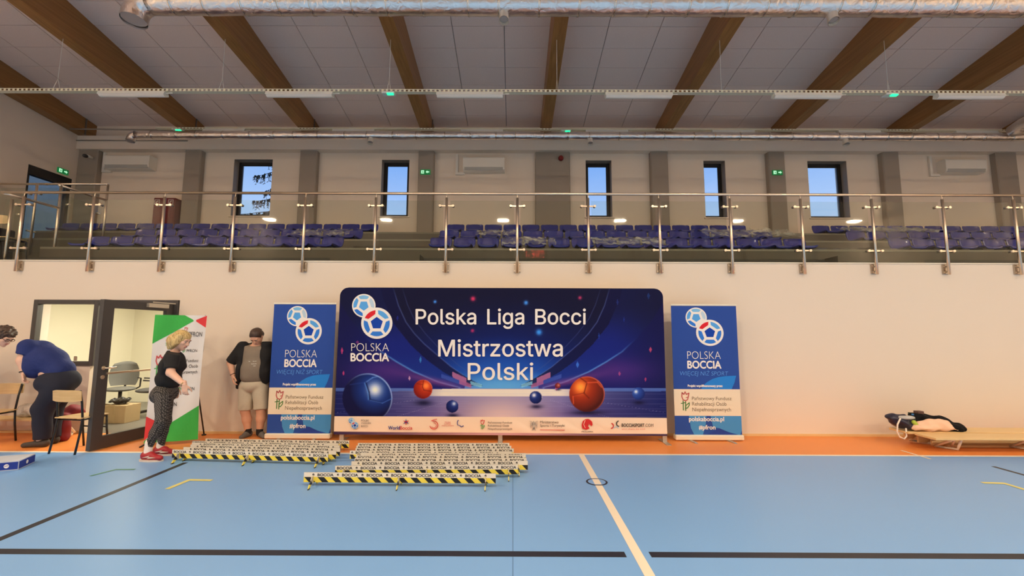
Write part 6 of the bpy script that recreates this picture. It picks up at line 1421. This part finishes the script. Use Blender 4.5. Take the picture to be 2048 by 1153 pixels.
for a, toe in ((aN, np.array([-.22, -.05, 0])), (aF, np.array([-.22, .02, 0]))):
    S = Blob(.02); h_ = np.array([a[0] + .04, a[1], 0.0]); shoe(S, h_, h_ + toe, .050, .055); S.cut((0, 0, .002), (0, 0, -1)); q = MB(); S.to(q, .009); q.build('shoe', mat('shoe_dark', obs(62, 54, 48), .7), b_)
    K = Blob(.01); K.cone(np.array([a[0] - .02, a[1], .07]), a + np.array([0, 0, .03]), .05, .05); q = MB(); K.to(q, .009); q.build('sock', M_SOCK, b_)
Hh = Blob(.02, .003, 40); Hh.ell(Pb(0, -.02, .035), (.086, .106, .092), Rb); Hh.cut(Pb(0, .05, 0), Rb[:, 1]); q = MB(); Hh.to(q, .009); q.build('hair', MATS['dark_hair'], b_)
q = MB(); bd_ = unit(wN - eN); pr = [wN - bd_ * .01 + .042 * (math.cos(t) * np.cross(bd_, [0, 1, 0]) + math.sin(t) * np.array([0, 1, 0])) for t in np.linspace(0, 2 * PI, 13)]; q.tube(pr, .008, 6, cap=False); q.build('wristwatch', M_BLACK, b_)

# --- person at the left edge, only the head in the picture
Ye = 6.24
e = person('person with dark curly hair and glasses leaning in at the left edge', (-8.0, Ye, 0))
Bd = Blob(.03); ft = MB(); hc = j(10, 675, Ye); Pe, Re = head(Bd, ft, hc, (.80, -.05, -.60), (.58, 0, .80), 1.0)
nk = hc + np.array([-.17, 0, -.03]); Bd.cone(nk, Pe(0, -.03, -.06), .06, .055); pe = np.array([-8.45, Ye, .95]); Bd.cone(pe, nk + np.array([-.22, 0, -.06]), .14, .14, k=.05); Bd.cone(nk, nk + np.array([-.2, 0, -.05]), .06, .07)
for sy in (-1, 1):
    s_ = nk + np.array([-.26, sy * .18, -.08]); e2 = s_ + np.array([-.02, sy * .05, -.28]); w2 = e2 + np.array([.02, -sy * .03, -.25]); Bd.cone(s_, e2, .055, .045); Bd.cone(e2, w2, .045, .030)
    hh = pe + np.array([0, sy * .085, -.05]); kk = hh + np.array([.02, 0, -.42]); aa = np.array([hh[0], hh[1], .09]); Bd.cone(hh, kk, .10, .065); Bd.cone(kk, aa, .06, .04)
mb = MB(); Bd.to(mb, .012)
for sy in (-1, 1):
    s_ = nk + np.array([-.26, sy * .18, -.08]); w2 = s_ + np.array([0, sy * .02, -.53]); hand(mb, w2, (.1, 0, -1), (0, -sy, 0), (1, 0, 0), .4, .18)
mb.build('body', M_SKIN, e); ft.build('face', FEATM, e, fix=False)
S = Blob(.05, .004, 18); S.cone(pe, nk + np.array([-.28, 0, -.08]), .17, .17); S.ell(nk + np.array([-.22, 0, -.08]), (.14, .22, .12)); S.cut(nk + np.array([-.10, 0, 0]), (1, 0, .4))
for sy in (-1, 1): s_ = nk + np.array([-.26, sy * .18, -.08]); S.cone(s_, s_ + np.array([-.02, sy * .05, -.28]), .075, .065); q = MB(); S.to(q, .014); q.build('sweater', mat('grey_sweater', (.2, .18, .2), .9), e)
L = Blob(.04); 
for sy in (-1, 1): hh = pe + np.array([0, sy * .085, -.05]); kk = hh + np.array([.02, 0, -.42]); aa = np.array([hh[0], hh[1], .11]); L.cone(hh, kk, .13, .09); L.cone(kk, aa, .085, .06)
q = MB(); L.to(q, .014); q.build('trousers', MATS['navy_trousers'], e)
for sy in (-1, 1): S = Blob(.02); h_ = np.array([pe[0] - .03, pe[1] + sy * .1, 0]); shoe(S, h_, h_ + np.array([.2, 0, 0]), .046, .055); S.cut((0, 0, .002), (0, 0, -1)); q = MB(); S.to(q, .010); q.build('shoe', M_SHG, e)
Hh = Blob(.012, .010, 75); Hh.ell(Pe(0, -.035, .05), (.10, .12, .10), Re); Hh.ell(Pe(0, .03, .085), (.075, .06, .04), Re); Hh.cut(Pe(0, .065, .03), Re[:, 1] - Re[:, 2] * .75); q = MB(); Hh.to(q, .008); q.build('curly_hair', hair_mat('brown_hair', obs(48, 34, 28), obs(84, 60, 46)), e)
q = MB()
for sx in (-1, 1):
    c_ = Pe(sx * .034, .095, .010); q.tube([c_ + .024 * (math.cos(t) * Re[:, 0] + .8 * math.sin(t) * Re[:, 2]) for t in np.linspace(0, 2 * PI, 15)], .0025, 6, cap=False); q.tube([Pe(sx * .058, .092, .012), Pe(sx * .078, .0, .012)], .0025, 6)
q.tube([Pe(-.010, .096, .012), Pe(.010, .096, .012)], .0025, 6); q.build('glasses', M_BLACK, e)
